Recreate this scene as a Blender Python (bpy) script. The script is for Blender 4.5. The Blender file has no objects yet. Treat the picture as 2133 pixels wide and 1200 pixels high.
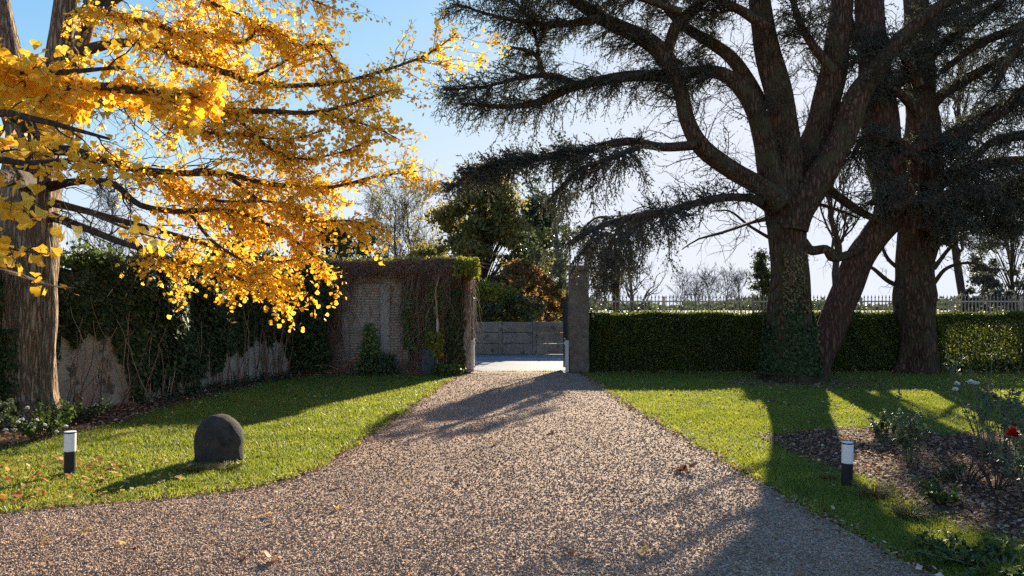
import bpy, bmesh, math, random
import numpy as np
from mathutils import Vector, noise

sc = bpy.context.scene
COL = sc.collection
rng = np.random.default_rng(7)
random.seed(7)

# ------------------------------------------------------------------ camera, sky, sun, exposure
EYE = 1.75
F = 1600.0                      # focal length in photo pixels (photo 2133 x 1200)
TH = math.atan(40 / F)          # camera pitched up slightly: horizon on photo row 640
cam_d = bpy.data.cameras.new("camera")
cam = bpy.data.objects.new("camera", cam_d)
COL.objects.link(cam)
cam.location = (0, 0, EYE)
cam.rotation_euler = (math.pi / 2 + TH, 0, 0)
cam_d.sensor_width = 36
cam_d.lens = 36 * F / 2133
cam_d.clip_start = 0.05
cam_d.clip_end = 5000
sc.camera = cam

SUN_EL, SUN_AZ = math.radians(17.6), math.radians(18.7)
w = bpy.data.worlds.new("World")
sc.world = w
w.use_nodes = True
nt = w.node_tree
nt.nodes.clear()
sky = nt.nodes.new("ShaderNodeTexSky")
sky.sky_type = 'NISHITA'
sky.sun_disc = False
sky.sun_elevation = SUN_EL
sky.sun_rotation = SUN_AZ
sky.altitude = 50
sky.air_density = 0.75
sky.dust_density = 0.12
sky.ozone_density = 2.0
bg = nt.nodes.new("ShaderNodeBackground")
bg.inputs[1].default_value = 0.125
wo = nt.nodes.new("ShaderNodeOutputWorld")
# the bright haze round the sun is rolled off softly, as the phone camera's tone curve does
sep_ = nt.nodes.new("ShaderNodeSeparateColor")
cmb_ = nt.nodes.new("ShaderNodeCombineColor")
hs_ = nt.nodes.new("ShaderNodeHueSaturation")
hs_.inputs['Saturation'].default_value = 1.2
hs_.inputs['Hue'].default_value = 0.512
nt.links.new(sky.outputs[0], hs_.inputs['Color'])
nt.links.new(hs_.outputs[0], sep_.inputs[0])
for i_, top_ in enumerate((2.38, 2.5, 2.8)):
    a_ = nt.nodes.new("ShaderNodeMath"); a_.operation = 'POWER'; a_.inputs[1].default_value = -3.0
    b_ = nt.nodes.new("ShaderNodeMath"); b_.operation = 'ADD'; b_.inputs[1].default_value = top_ ** -3.0
    c_ = nt.nodes.new("ShaderNodeMath"); c_.operation = 'POWER'; c_.inputs[1].default_value = -1 / 3.0
    nt.links.new(sep_.outputs[i_], a_.inputs[0]); nt.links.new(a_.outputs[0], b_.inputs[0])
    nt.links.new(b_.outputs[0], c_.inputs[0]); nt.links.new(c_.outputs[0], cmb_.inputs[i_])
nt.links.new(cmb_.outputs[0], bg.inputs[0])
nt.links.new(bg.outputs[0], wo.inputs[0])

sun_d = bpy.data.lights.new("sun", 'SUN')
sun_d.energy = 5.0
sun_d.angle = math.radians(0.55)
sun_d.color = (1.0, 0.88, 0.68)
sun = bpy.data.objects.new("sun", sun_d)
COL.objects.link(sun)
SD = Vector((math.sin(SUN_AZ) * math.cos(SUN_EL), math.cos(SUN_AZ) * math.cos(SUN_EL), math.sin(SUN_EL)))
sun.rotation_euler = SD.to_track_quat('Z', 'Y').to_euler()
sun.location = SD * 60

sc.view_settings.view_transform = 'Standard'
sc.view_settings.look = 'None'
sc.view_settings.exposure = 1.55
sc.view_settings.gamma = 1.0
sc.render.engine = 'CYCLES'
sc.cycles.max_bounces = 6
sc.cycles.diffuse_bounces = 4
sc.cycles.transmission_bounces = 4
sc.cycles.transparent_max_bounces = 4
sc.cycles.caustics_reflective = False
sc.cycles.caustics_refractive = False
sc.cycles.use_denoising = False
sc.cycles.denoiser = 'OPENIMAGEDENOISE'
sc.cycles.denoising_input_passes = 'RGB_ALBEDO_NORMAL'
sc.cycles.denoising_prefilter = 'ACCURATE'

# ------------------------------------------------------------------ photo pixel -> world
CT, ST = math.cos(TH), math.sin(TH)


def P(px, py, Y):
    u, v = (px - 1066.5) / F, -(py - 600) / F
    k = Y / (CT - ST * v)
    return (u * k, Y, EYE + (ST + CT * v) * k)


def G(px, py, z=0.0):
    u, v = (px - 1066.5) / F, -(py - 600) / F
    k = (z - EYE) / (ST + CT * v)
    return (u * k, (CT - ST * v) * k, z)


def GX(px, Y):
    return (px - 1066.5) / F * Y


# ------------------------------------------------------------------ materials
def nmat(name):
    m = bpy.data.materials.new(name)
    m.use_nodes = True
    n = m.node_tree
    for x in list(n.nodes):
        if x.type != 'OUTPUT_MATERIAL':
            n.nodes.remove(x)
    out = [x for x in n.nodes if x.type == 'OUTPUT_MATERIAL'][0]
    return m, n, out


def N(n, t, **kw):
    x = n.nodes.new(t)
    for k, v in kw.items():
        setattr(x, k, v)
    return x


def ramp(n, stops):
    r = N(n, "ShaderNodeValToRGB")
    e = r.color_ramp.elements
    while len(e) < len(stops):
        e.new(0.5)
    for i, (p, c) in enumerate(stops):
        e[i].position = p
        e[i].color = (*c, 1)
    return r


def coords(n, scale=(1, 1, 1)):
    tc = N(n, "ShaderNodeTexCoord")
    mp = N(n, "ShaderNodeMapping")
    mp.inputs['Scale'].default_value = scale
    n.links.new(tc.outputs['Object'], mp.inputs[0])
    return mp.outputs[0]


def tnoise(n, vec, scale, detail=4, rough=0.6):
    t = N(n, "ShaderNodeTexNoise")
    t.inputs['Scale'].default_value = scale
    t.inputs['Detail'].default_value = detail
    t.inputs['Roughness'].default_value = rough
    n.links.new(vec, t.inputs['Vector'])
    return t.outputs['Fac']


def mixc(n, fac, a, b, mode='MIX'):
    x = N(n, "ShaderNodeMix", data_type='RGBA', blend_type=mode)
    for s, v in ((0, fac), (6, a), (7, b)):
        if hasattr(v, 'links'):
            n.links.new(v, x.inputs[s])
        elif isinstance(v, (tuple, list)):
            x.inputs[s].default_value = (*v, 1)
        else:
            x.inputs[s].default_value = v
    return x.outputs[2]


def mathn(n, op, a, b=0.0, c=0.0):
    x = N(n, "ShaderNodeMath", operation=op)
    for i, v in enumerate((a, b, c)):
        if hasattr(v, 'links'):
            n.links.new(v, x.inputs[i])
        else:
            x.inputs[i].default_value = v
    return x.outputs[0]


def bump(n, h, strength, dist):
    b = N(n, "ShaderNodeBump")
    b.inputs['Strength'].default_value = strength
    b.inputs['Distance'].default_value = dist
    n.links.new(h, b.inputs['Height'])
    return b.outputs[0]


def principled(n, out, col, rough=0.8, nor=None, metal=0.0, spec=0.3):
    p = N(n, "ShaderNodeBsdfPrincipled")
    if hasattr(col, 'links'):
        n.links.new(col, p.inputs['Base Color'])
    else:
        p.inputs['Base Color'].default_value = (*col, 1)
    if hasattr(rough, 'links'):
        n.links.new(rough, p.inputs['Roughness'])
    else:
        p.inputs['Roughness'].default_value = rough
    p.inputs['Metallic'].default_value = metal
    p.inputs['Specular IOR Level'].default_value = spec
    if nor is not None:
        n.links.new(nor, p.inputs['Normal'])
    n.links.new(p.outputs[0], out.inputs['Surface'])
    return p


def leaf_mat(name, stops, trans=0.5, rough=0.55, tint=(1, 1, 1), spec=0.3, clump=0.0, clump_scale=1.5):
    """thin leaf: per-leaf colour from the face attribute rnd, part of the light passes through"""
    m, n, out = nmat(name)
    at = N(n, "ShaderNodeAttribute", attribute_name="rnd")
    fac = at.outputs['Fac']
    if clump:
        nz = tnoise(n, coords(n), clump_scale, 2)
        fac = mathn(n, 'ADD', mathn(n, 'MULTIPLY', fac, 1 - clump), mathn(n, 'MULTIPLY', mathn(n, 'MULTIPLY_ADD', nz, 2.6, -0.8), clump))
    r = ramp(n, stops)
    n.links.new(fac, r.inputs[0])
    p = N(n, "ShaderNodeBsdfPrincipled")
    n.links.new(r.outputs[0], p.inputs['Base Color'])
    p.inputs['Roughness'].default_value = rough
    p.inputs['Specular IOR Level'].default_value = spec
    t = N(n, "ShaderNodeBsdfTranslucent")
    n.links.new(mixc(n, 1.0, r.outputs[0], tint, 'MULTIPLY'), t.inputs[0])
    mx = N(n, "ShaderNodeMixShader")
    mx.inputs[0].default_value = trans
    n.links.new(p.outputs[0], mx.inputs[1])
    n.links.new(t.outputs[0], mx.inputs[2])
    n.links.new(mx.outputs[0], out.inputs['Surface'])
    return m


def bark_mat(name, c1, c2, sx=9, sz=1.6, strength=0.9, dist=0.03, moss=None):
    m, n, out = nmat(name)
    v = coords(n, (sx, sx, sz))
    nz = tnoise(n, v, 1.0, 6, 0.7)
    vo = N(n, "ShaderNodeTexVoronoi", feature='DISTANCE_TO_EDGE')
    vo.inputs['Scale'].default_value = 1.3
    wv = N(n, "ShaderNodeVectorMath", operation='ADD')
    nc = N(n, "ShaderNodeTexNoise")
    nc.inputs['Scale'].default_value = 1.7
    n.links.new(v, nc.inputs['Vector'])
    n.links.new(v, wv.inputs[0]); n.links.new(nc.outputs['Color'], wv.inputs[1])
    n.links.new(wv.outputs[0], vo.inputs['Vector'])
    fur = mathn(n, 'MINIMUM', mathn(n, 'MULTIPLY', vo.outputs['Distance'], 3.2), 1.0)
    h = mathn(n, 'MULTIPLY', mathn(n, 'MULTIPLY_ADD', nz, 0.8, 0.25), mathn(n, 'MULTIPLY_ADD', fur, 0.75, 0.25))
    r = ramp(n, [(0.14, c1), (0.62, c2)])
    n.links.new(h, r.inputs[0])
    col = r.outputs[0]
    if moss:
        g = ramp(n, [(0.5, (0, 0, 0)), (0.62, (1, 1, 1))])
        n.links.new(tnoise(n, coords(n), 2.2, 4), g.inputs[0])
        col = mixc(n, g.outputs[0], col, moss)
    principled(n, out, col, 0.95, bump(n, h, strength, dist), spec=0.15)
    return m


def plain(name, col, rough=0.6, metal=0.0, var=0.25, scale=8, bumps=0.0):
    m, n, out = nmat(name)
    h = tnoise(n, coords(n), scale, 5)
    r = ramp(n, [(0.3, tuple(c * (1 - var) for c in col)), (0.7, tuple(min(1, c * (1 + var)) for c in col))])
    n.links.new(h, r.inputs[0])
    principled(n, out, r.outputs[0], rough, bump(n, h, bumps, 0.01) if bumps else None, metal)
    return m


def gravel_mat():
    m, n, out = nmat("gravel")
    v = coords(n)
    vo = N(n, "ShaderNodeTexVoronoi")
    vo.inputs['Scale'].default_value = 62
    n.links.new(v, vo.inputs['Vector'])
    vo2 = N(n, "ShaderNodeTexVoronoi")
    vo2.inputs['Scale'].default_value = 62
    n.links.new(v, vo2.inputs['Vector'])
    sep = N(n, "ShaderNodeSeparateColor")
    n.links.new(vo.outputs['Color'], sep.inputs[0])
    r = ramp(n, [(0.0, (0.18, 0.105, 0.062)), (0.35, (0.355, 0.222, 0.137)), (0.7, (0.51, 0.347, 0.224)), (0.93, (0.62, 0.47, 0.36)), (1.0, (0.8, 0.66, 0.54))])
    n.links.new(sep.outputs[0], r.inputs[0])
    big = tnoise(n, v, 0.9, 4)
    br = ramp(n, [(0.3, (0.72, 0.70, 0.70)), (0.7, (1.1, 1.06, 1.02))])
    n.links.new(big, br.inputs[0])
    col = mixc(n, 1.0, r.outputs[0], br.outputs[0], 'MULTIPLY')
    h = mathn(n, 'SUBTRACT', 1.0, vo2.outputs['Distance'])
    hh = mathn(n, 'ADD', h, mathn(n, 'MULTIPLY', sep.outputs[1], 0.6))
    principled(n, out, col, 0.9, bump(n, hh, 1.0, 0.012), spec=0.2)
    return m


def stone_mat(name, c1, c2, lichen=(0.3, 0.3, 0.26), scale=6, bs=0.6, amount=0.62):
    m, n, out = nmat(name)
    v = coords(n)
    h = tnoise(n, v, scale, 8, 0.65)
    r = ramp(n, [(0.3, c1), (0.7, c2)])
    n.links.new(h, r.inputs[0])
    lr = ramp(n, [(amount, (0, 0, 0)), (amount + 0.08, (1, 1, 1))])
    n.links.new(tnoise(n, v, scale * 2.3, 5), lr.inputs[0])
    col = mixc(n, lr.outputs[0], r.outputs[0], lichen)
    principled(n, out, col, 0.9, bump(n, tnoise(n, v, scale * 6, 6, 0.7), bs, 0.02), spec=0.2)
    return m


def brick_mat():
    m, n, out = nmat("old_brick")
    tc = N(n, "ShaderNodeTexCoord")
    sp = N(n, "ShaderNodeSeparateXYZ")
    n.links.new(tc.outputs['Object'], sp.inputs[0])
    cb = N(n, "ShaderNodeCombineXYZ")
    n.links.new(mathn(n, 'ADD', sp.outputs[0], sp.outputs[1]), cb.inputs[0])
    n.links.new(sp.outputs[2], cb.inputs[1])
    b = N(n, "ShaderNodeTexBrick")
    b.inputs['Scale'].default_value = 1.0
    b.inputs['Brick Width'].default_value = 0.22
    b.inputs['Row Height'].default_value = 0.07
    b.inputs['Mortar Size'].default_value = 0.012
    b.inputs['Mortar Smooth'].default_value = 0.4
    b.inputs['Color1'].default_value = (0.50, 0.36, 0.24, 1)
    b.inputs['Color2'].default_value = (0.64, 0.50, 0.36, 1)
    b.inputs['Mortar'].default_value = (0.30, 0.25, 0.19, 1)
    n.links.new(cb.outputs[0], b.inputs['Vector'])
    pr = ramp(n, [(0.47, (0, 0, 0)), (0.56, (1, 1, 1))])
    n.links.new(tnoise(n, tc.outputs['Object'], 1.3, 6), pr.inputs[0])
    pl = ramp(n, [(0.3, (0.34, 0.26, 0.18)), (0.7, (0.60, 0.49, 0.37))])
    n.links.new(tnoise(n, tc.outputs['Object'], 5, 6), pl.inputs[0])
    col = mixc(n, pr.outputs[0], b.outputs[0], pl.outputs[0])
    principled(n, out, col, 0.95, bump(n, mathn(n, 'SUBTRACT', tnoise(n, tc.outputs['Object'], 30, 5), b.outputs['Fac']), 0.9, 0.02), spec=0.1)
    return m


def asphalt_mat():
    m, n, out = nmat("asphalt")
    v = coords(n)
    r = ramp(n, [(0.3, (0.17, 0.17, 0.18)), (0.7, (0.27, 0.27, 0.275))])
    n.links.new(tnoise(n, v, 0.7, 8, 0.7), r.inputs[0])
    principled(n, out, r.outputs[0], 0.75, bump(n, tnoise(n, v, 120, 2), 0.5, 0.006))
    return m


def soil_mat(name, c1, c2, scale=14):
    m, n, out = nmat(name)
    v = coords(n)
    h = tnoise(n, v, scale, 8, 0.7)
    r = ramp(n, [(0.3, c1), (0.7, c2)])
    n.links.new(h, r.inputs[0])
    principled(n, out, r.outputs[0], 0.95, bump(n, h, 1.0, 0.05), spec=0.1)
    return m


M = {}
M['gravel'] = gravel_mat()
M['asphalt'] = asphalt_mat()
M['turf'] = soil_mat("turf", (0.06, 0.065, 0.018), (0.14, 0.14, 0.04), 9)
M['field'] = soil_mat("field_grass", (0.09, 0.12, 0.04), (0.16, 0.17, 0.07), 0.2)
M['soil'] = soil_mat("soil", (0.055, 0.03, 0.018), (0.15, 0.085, 0.055), 12)
M['pebble'] = leaf_mat("pebble", [(0, (0.18, 0.105, 0.062)), (0.4, (0.39, 0.246, 0.150)), (0.85, (0.58, 0.395, 0.258)), (1, (0.82, 0.67, 0.48))], 0.0, 0.85, spec=0.2)
M['grass'] = leaf_mat("grass_blade", [(0, (0.115, 0.155, 0.03)), (0.5, (0.225, 0.275, 0.05)), (0.8, (0.32, 0.335, 0.075)), (1, (0.40, 0.345, 0.12))], 0.5, 0.5, (1.25, 1.15, 0.6), clump=0.45, clump_scale=1.6)
M['dry_grass'] = leaf_mat("dry_grass", [(0, (0.16, 0.15, 0.04)), (0.6, (0.30, 0.23, 0.09)), (1, (0.42, 0.33, 0.16))], 0.4)
M['ginkgo'] = leaf_mat("ginkgo_leaf", [(0, (0.90, 0.47, 0.022)), (0.5, (0.96, 0.575, 0.045)), (1, (0.97, 0.68, 0.11))], 0.60, 0.5, (1.03, 1.05, 0.9))
M['needle'] = leaf_mat("cedar_needle", [(0, (0.06, 0.064, 0.04)), (0.6, (0.105, 0.108, 0.068)), (1, (0.17, 0.165, 0.11))], 0.35, 0.6)
M['blue_needle'] = leaf_mat("blue_needle", [(0, (0.065, 0.074, 0.052)), (0.6, (0.12, 0.132, 0.092)), (1, (0.19, 0.195, 0.14))], 0.35, 0.6)
M['hedge'] = leaf_mat("hedge_leaf", [(0, (0.06, 0.085, 0.018)), (0.6, (0.13, 0.165, 0.036)), (1, (0.25, 0.265, 0.07))], 0.45, 0.5, (1.2, 1.15, 0.6))
M['ivy'] = leaf_mat("ivy_leaf", [(0, (0.03, 0.044, 0.015)), (0.7, (0.065, 0.088, 0.029)), (1, (0.13, 0.155, 0.056))], 0.2, 0.6, spec=0.15)
M['shrub'] = leaf_mat("shrub_leaf", [(0, (0.05, 0.085, 0.015)), (0.6, (0.10, 0.15, 0.03)), (1, (0.22, 0.25, 0.06))], 0.45, 0.5)
M['fresh_green'] = leaf_mat("fresh_green_leaf", [(0, (0.09, 0.14, 0.035)), (0.6, (0.19, 0.26, 0.065)), (1, (0.33, 0.36, 0.11))], 0.45, 0.5)
M['yellow_green'] = leaf_mat("yellow_green_leaf", [(0, (0.12, 0.16, 0.02)), (0.6, (0.25, 0.26, 0.03)), (1, (0.45, 0.36, 0.05))], 0.5, 0.5)
M['rose'] = leaf_mat("rose_leaf", [(0, (0.07, 0.10, 0.05)), (0.6, (0.14, 0.18, 0.085)), (1, (0.26, 0.27, 0.13))], 0.4, 0.5)
M['olive'] = leaf_mat("olive_leaf", [(0, (0.10, 0.11, 0.034)), (0.5, (0.23, 0.205, 0.06)), (1, (0.50, 0.34, 0.09))], 0.6, 0.6, clump=0.55, clump_scale=0.45)
M['russet'] = leaf_mat("russet_leaf", [(0, (0.12, 0.12, 0.04)), (0.4, (0.23, 0.17, 0.06)), (0.7, (0.40, 0.20, 0.09)), (1, (0.58, 0.31, 0.14))], 0.6, 0.6, clump=0.5, clump_scale=0.7)
M['dark_leaf'] = leaf_mat("evergreen_leaf", [(0, (0.04, 0.058, 0.026)), (0.6, (0.085, 0.11, 0.045)), (1, (0.16, 0.18, 0.065))], 0.35, 0.5)
M['litter'] = leaf_mat("litter_leaf", [(0, (0.11, 0.046, 0.024)), (0.5, (0.30, 0.135, 0.07)), (0.85, (0.50, 0.28, 0.14)), (1, (0.74, 0.54, 0.32))], 0.2, 0.8)
M['fallen_yellow'] = leaf_mat("fallen_yellow_leaf", [(0, (0.6, 0.38, 0.08)), (1, (0.72, 0.52, 0.18))], 0.3, 0.6)
M['fallen_brown'] = leaf_mat("fallen_brown_leaf", [(0, (0.10, 0.035, 0.02)), (1, (0.2, 0.08, 0.04))], 0.2, 0.6)
M['fallen_orange'] = leaf_mat("fallen_orange_leaf", [(0, (0.45, 0.14, 0.03)), (1, (0.5, 0.2, 0.05))], 0.3, 0.6)
M['white_petal'] = leaf_mat("white_petal", [(0, (0.75, 0.74, 0.66)), (1, (0.85, 0.84, 0.78))], 0.35, 0.5)
M['red_petal'] = leaf_mat("red_petal", [(0, (0.42, 0.01, 0.012)), (1, (0.6, 0.02, 0.02))], 0.25, 0.5)
M['cedar_bark'] = bark_mat("cedar_bark", (0.032, 0.016, 0.009), (0.19, 0.105, 0.062), 9, 2.2, 1.0, 0.06, moss=(0.095, 0.072, 0.034))
M['red_bark'] = bark_mat("red_bark", (0.05, 0.024, 0.015), (0.19, 0.098, 0.062), 9, 2.0, 1.0, 0.05)
M['ginkgo_bark'] = bark_mat("ginkgo_bark", (0.10, 0.062, 0.037), (0.44, 0.31, 0.195), 14, 1.8, 1.0, 0.05)
M['twig'] = bark_mat("twig_bark", (0.045, 0.032, 0.024), (0.12, 0.088, 0.066), 20, 6, 0.3, 0.01)
M['grey_twig'] = bark_mat("grey_twig_bark", (0.08, 0.068, 0.055), (0.19, 0.165, 0.14), 8, 4, 0.3, 0.01)
M['vine'] = leaf_mat("vine_stem", [(0, (0.12, 0.058, 0.036)), (0.6, (0.29, 0.16, 0.10)), (1, (0.50, 0.345, 0.23))], 0.0, 0.9)
M['green_stem'] = plain("rose_stem", (0.16, 0.14, 0.07), 0.7)
M['brick'] = brick_mat()
M['plaster'] = stone_mat("old_plaster", (0.30, 0.24, 0.165), (0.52, 0.44, 0.325), (0.14, 0.11, 0.075), 1.4, 0.4, 0.56)
M['pillar'] = stone_mat("pillar_stone", (0.11, 0.085, 0.062), (0.25, 0.20, 0.15), (0.09, 0.10, 0.05), 5, 0.9, 0.58)
M['pale_stone'] = stone_mat("pale_stone", (0.30, 0.26, 0.20), (0.5, 0.44, 0.36), (0.2, 0.18, 0.14), 5, 0.5, 0.6)
M['dome'] = stone_mat("dark_boulder_stone", (0.030, 0.026, 0.019), (0.085, 0.073, 0.054), (0.15, 0.14, 0.095), 7, 0.9, 0.66)
M['slate'] = stone_mat("slate", (0.055, 0.06, 0.062), (0.12, 0.125, 0.125), (0.16, 0.17, 0.14), 5, 0.5, 0.66)
M['concrete'] = stone_mat("concrete", (0.15, 0.135, 0.105), (0.31, 0.285, 0.23), (0.11, 0.10, 0.075), 1.6, 0.4, 0.58)
M['gate_dark'] = plain("gate_iron", (0.025, 0.027, 0.03), 0.5, 0.3)
M['gate_pale'] = plain("gate_steel", (0.55, 0.53, 0.5), 0.5, 0.0, 0.15)
M['railing'] = plain("railing_iron", (0.36, 0.32, 0.28), 0.6, 0.0, 0.3)
M['rail_pale'] = plain("pale_rail_paint", (0.62, 0.58, 0.53), 0.5, 0.0, 0.12)
M['black'] = plain("black_paint", (0.018, 0.018, 0.02), 0.45, 0.0, 0.2)
M['diffuser'] = plain("white_diffuser", (0.90, 0.88, 0.82), 0.4, 0.0, 0.03)
M['stake'] = plain("pale_wood", (0.6, 0.52, 0.42), 0.7, 0.0, 0.2)


# ------------------------------------------------------------------ mesh building
class MB:
    def __init__(s):
        s.V, s.F, s.K, s.Mi, s.R, s.n = [], [], [], [], [], 0

    def add(s, v, f, mat=0, rnd=None):
        v = np.asarray(v, float).reshape(-1, 3)
        f = np.asarray(f, np.int64)
        s.V.append(v)
        s.F.append((f + s.n).ravel())
        s.K.append(np.full(len(f), f.shape[1], np.int64))
        s.Mi.append(np.full(len(f), mat, np.int64))
        s.R.append(rng.random(len(f)) if rnd is None else np.broadcast_to(rnd, (len(f),)).astype(float))
        s.n += len(v)

    def mesh(s, name, mats, origin=(0, 0, 0), smooth=False):
        me = bpy.data.meshes.new(name)
        V = np.concatenate(s.V) - np.asarray(origin)
        Fi = np.concatenate(s.F)
        K = np.concatenate(s.K)
        me.vertices.add(len(V))
        me.vertices.foreach_set("co", V.astype(np.float32).ravel())
        me.loops.add(len(Fi))
        me.loops.foreach_set("vertex_index", Fi.astype(np.int32))
        me.polygons.add(len(K))
        st = np.concatenate([[0], np.cumsum(K)[:-1]])
        me.polygons.foreach_set("loop_start", st.astype(np.int32))
        me.polygons.foreach_set("material_index", np.concatenate(s.Mi).astype(np.int32))
        for m in mats:
            me.materials.append(m)
        a = me.attributes.new("rnd", 'FLOAT', 'FACE')
        a.data.foreach_set("value", np.concatenate(s.R).astype(np.float32))
        me.update(calc_edges=True)
        me.polygons.foreach_set("use_smooth", np.full(len(K), smooth))
        return me

    def build(s, name, mats, parent=None, smooth=False, origin=None):
        if not isinstance(mats, (list, tuple)):
            mats = [mats]
        o_ = (0, 0, 0)
        if parent is not None:
            q = parent
            o_ = np.zeros(3)
            while q is not None:
                o_ = o_ + np.array(q.location)
                q = q.parent
        elif origin is not None:
            o_ = origin
        ob = bpy.data.objects.new(name, s.mesh(name, mats, o_, smooth))
        if origin is not None and parent is None:
            ob.location = origin
        COL.objects.link(ob)
        ob.parent = parent
        return ob


def tag(o, label=None, cat=None, group=None, kind=None):
    if label: o['label'] = label
    if cat: o['category'] = cat
    if group: o['group'] = group
    if kind: o['kind'] = kind
    return o


def empty(name, loc, label, cat, group=None):
    o = bpy.data.objects.new(name, None)
    o.empty_display_size = 0.2
    o.location = loc
    COL.objects.link(o)
    return tag(o, label, cat, group)


def copy_tree(o, parent=None):
    c = o.copy()
    COL.objects.link(c)
    if parent is not None:
        c.parent = parent
    for ch in list(o.children):
        copy_tree(ch, c)
    return c


def box(mb, x0, x1, y0, y1, z0, z1, mat=0):
    v = [(x, y, z) for x in (x0, x1) for y in (y0, y1) for z in (z0, z1)]
    f = [(0, 1, 3, 2), (4, 6, 7, 5), (0, 4, 5, 1), (2, 3, 7, 6), (0, 2, 6, 4), (1, 5, 7, 3)]
    mb.add(v, f, mat)


def bm_add(mb, bm, mat=0):
    bm.verts.ensure_lookup_table()
    v = [tuple(x.co) for x in bm.verts]
    base = mb.n
    first = True
    byk = {}
    for f in bm.faces:
        byk.setdefault(len(f.verts), []).append([x.index for x in f.verts])
    for k, fs in byk.items():
        if first:
            mb.add(v, fs, mat)
            first = False
        else:
            mb.add(np.zeros((0, 3)), np.array(fs) - (mb.n - base), mat)


def rough_box(mb, x0, x1, y0, y1, z0, z1, amp=0.01, bev=0.015, cuts=0.12, mat=0, sc_=4.0):
    """box with worn arrises and an uneven face"""
    bm = bmesh.new()
    nx, ny, nz = [max(1, int(round(d / cuts))) for d in (x1 - x0, y1 - y0, z1 - z0)]
    bmesh.ops.create_cube(bm, size=1)
    for v in bm.verts:
        v.co = Vector((x0 + (v.co.x + .5) * (x1 - x0), y0 + (v.co.y + .5) * (y1 - y0), z0 + (v.co.z + .5) * (z1 - z0)))
    bmesh.ops.bevel(bm, geom=bm.edges[:], offset=bev, segments=2, affect='EDGES', profile=0.5)
    for ax, n_, a, b in ((0, nx, x0, x1), (1, ny, y0, y1), (2, nz, z0, z1)):
        for i in range(1, n_):
            c = [0, 0, 0]; c[ax] = a + (b - a) * i / n_
            nn = [0, 0, 0]; nn[ax] = 1
            bmesh.ops.bisect_plane(bm, geom=bm.verts[:] + bm.edges[:] + bm.faces[:], plane_co=c, plane_no=nn)
    for v in bm.verts:
        d = noise.noise_vector(v.co * sc_) * amp + noise.noise_vector(v.co * sc_ * 3) * amp * .4
        v.co += d
    bm.verts.index_update()
    bm_add(mb, bm, mat)
    bm.free()


def catmull(pts, K):
    p = np.asarray(pts, float)
    if len(p) == 2:
        t = np.linspace(0, 1, K)[:, None]
        return p[0] * (1 - t) + p[1] * t
    q = np.vstack([2 * p[0] - p[1], p, 2 * p[-1] - p[-2]])
    seg = np.linalg.norm(np.diff(p[:, :3], axis=0), axis=1)
    cum = np.concatenate([[0], np.cumsum(seg)])
    out = []
    for s in np.linspace(0, cum[-1], K):
        i = min(np.searchsorted(cum, s, side='right') - 1, len(p) - 2)
        t = (s - cum[i]) / max(seg[i], 1e-9)
        a, b, c, d = q[i], q[i + 1], q[i + 2], q[i + 3]
        out.append(0.5 * ((2 * b) + (c - a) * t + (2 * a - 5 * b + 4 * c - d) * t * t + (3 * b - a - 3 * c + d) * t ** 3))
    return np.array(out)


def nrm(v):
    return v / np.maximum(np.linalg.norm(v, axis=-1, keepdims=True), 1e-9)


def tubes(mb, Pn, Rn, sides=4, mat=0, rough=0.0, cap=True):
    """Pn (N,K,3), Rn (N,K)"""
    Pn = np.asarray(Pn, float); Rn = np.asarray(Rn, float)
    N_, K = Pn.shape[:2]
    T = nrm(np.gradient(Pn, axis=1))
    main = nrm(Pn[:, -1] - Pn[:, 0])
    ref = np.where(np.abs(main[:, 2:3]) > 0.75, np.array([[0.96, 0.28, 0.0]]), np.array([[0.0, 0.1, 1.0]]))
    a = nrm(np.cross(T, ref[:, None, :]))
    b = np.cross(T, a)
    ang = np.arange(sides) * 2 * math.pi / sides
    R = Rn[:, :, None]
    if rough:
        ph = rng.random((N_, 1, 1, 5)) * 6.28
        s = np.linspace(0, 1, K)[None, :, None]
        L = np.linalg.norm(np.diff(Pn, axis=1), axis=2).sum(1)[:, None, None]
        A = ang[None, None, :]
        wv = (np.sin(3 * A + ph[..., 0] + 1.1 * L * s) + 0.7 * np.sin(5 * A + ph[..., 1] - 1.7 * L * s)
              + 0.6 * np.sin(2 * A + 2.3 * L * s + ph[..., 2]) + 0.5 * np.sin(8 * A + ph[..., 3] + .9 * L * s)
              + 0.5 * np.sin(4.1 * L * s + ph[..., 4] + A))
        R = R * (1 + rough * wv)
    V = Pn[:, :, None, :] + R[..., None] * (np.cos(ang)[None, None, :, None] * a[:, :, None, :] + np.sin(ang)[None, None, :, None] * b[:, :, None, :])
    idx = np.arange(N_ * K * sides).reshape(N_, K, sides)
    i0 = idx[:, :-1, :]; i1 = idx[:, 1:, :]
    f = np.stack([i0, np.roll(i0, -1, 2), np.roll(i1, -1, 2), i1], -1).reshape(-1, 4)
    per = (K - 1) * sides
    mb.add(V.reshape(-1, 3), f, mat, np.repeat(rng.random(N_), per))
    if cap:
        base = mb.n - N_ * K * sides
        f = idx[:, -1, :]
        mb.add(np.zeros((0, 3)), f - N_ * K * sides, mat)


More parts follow.
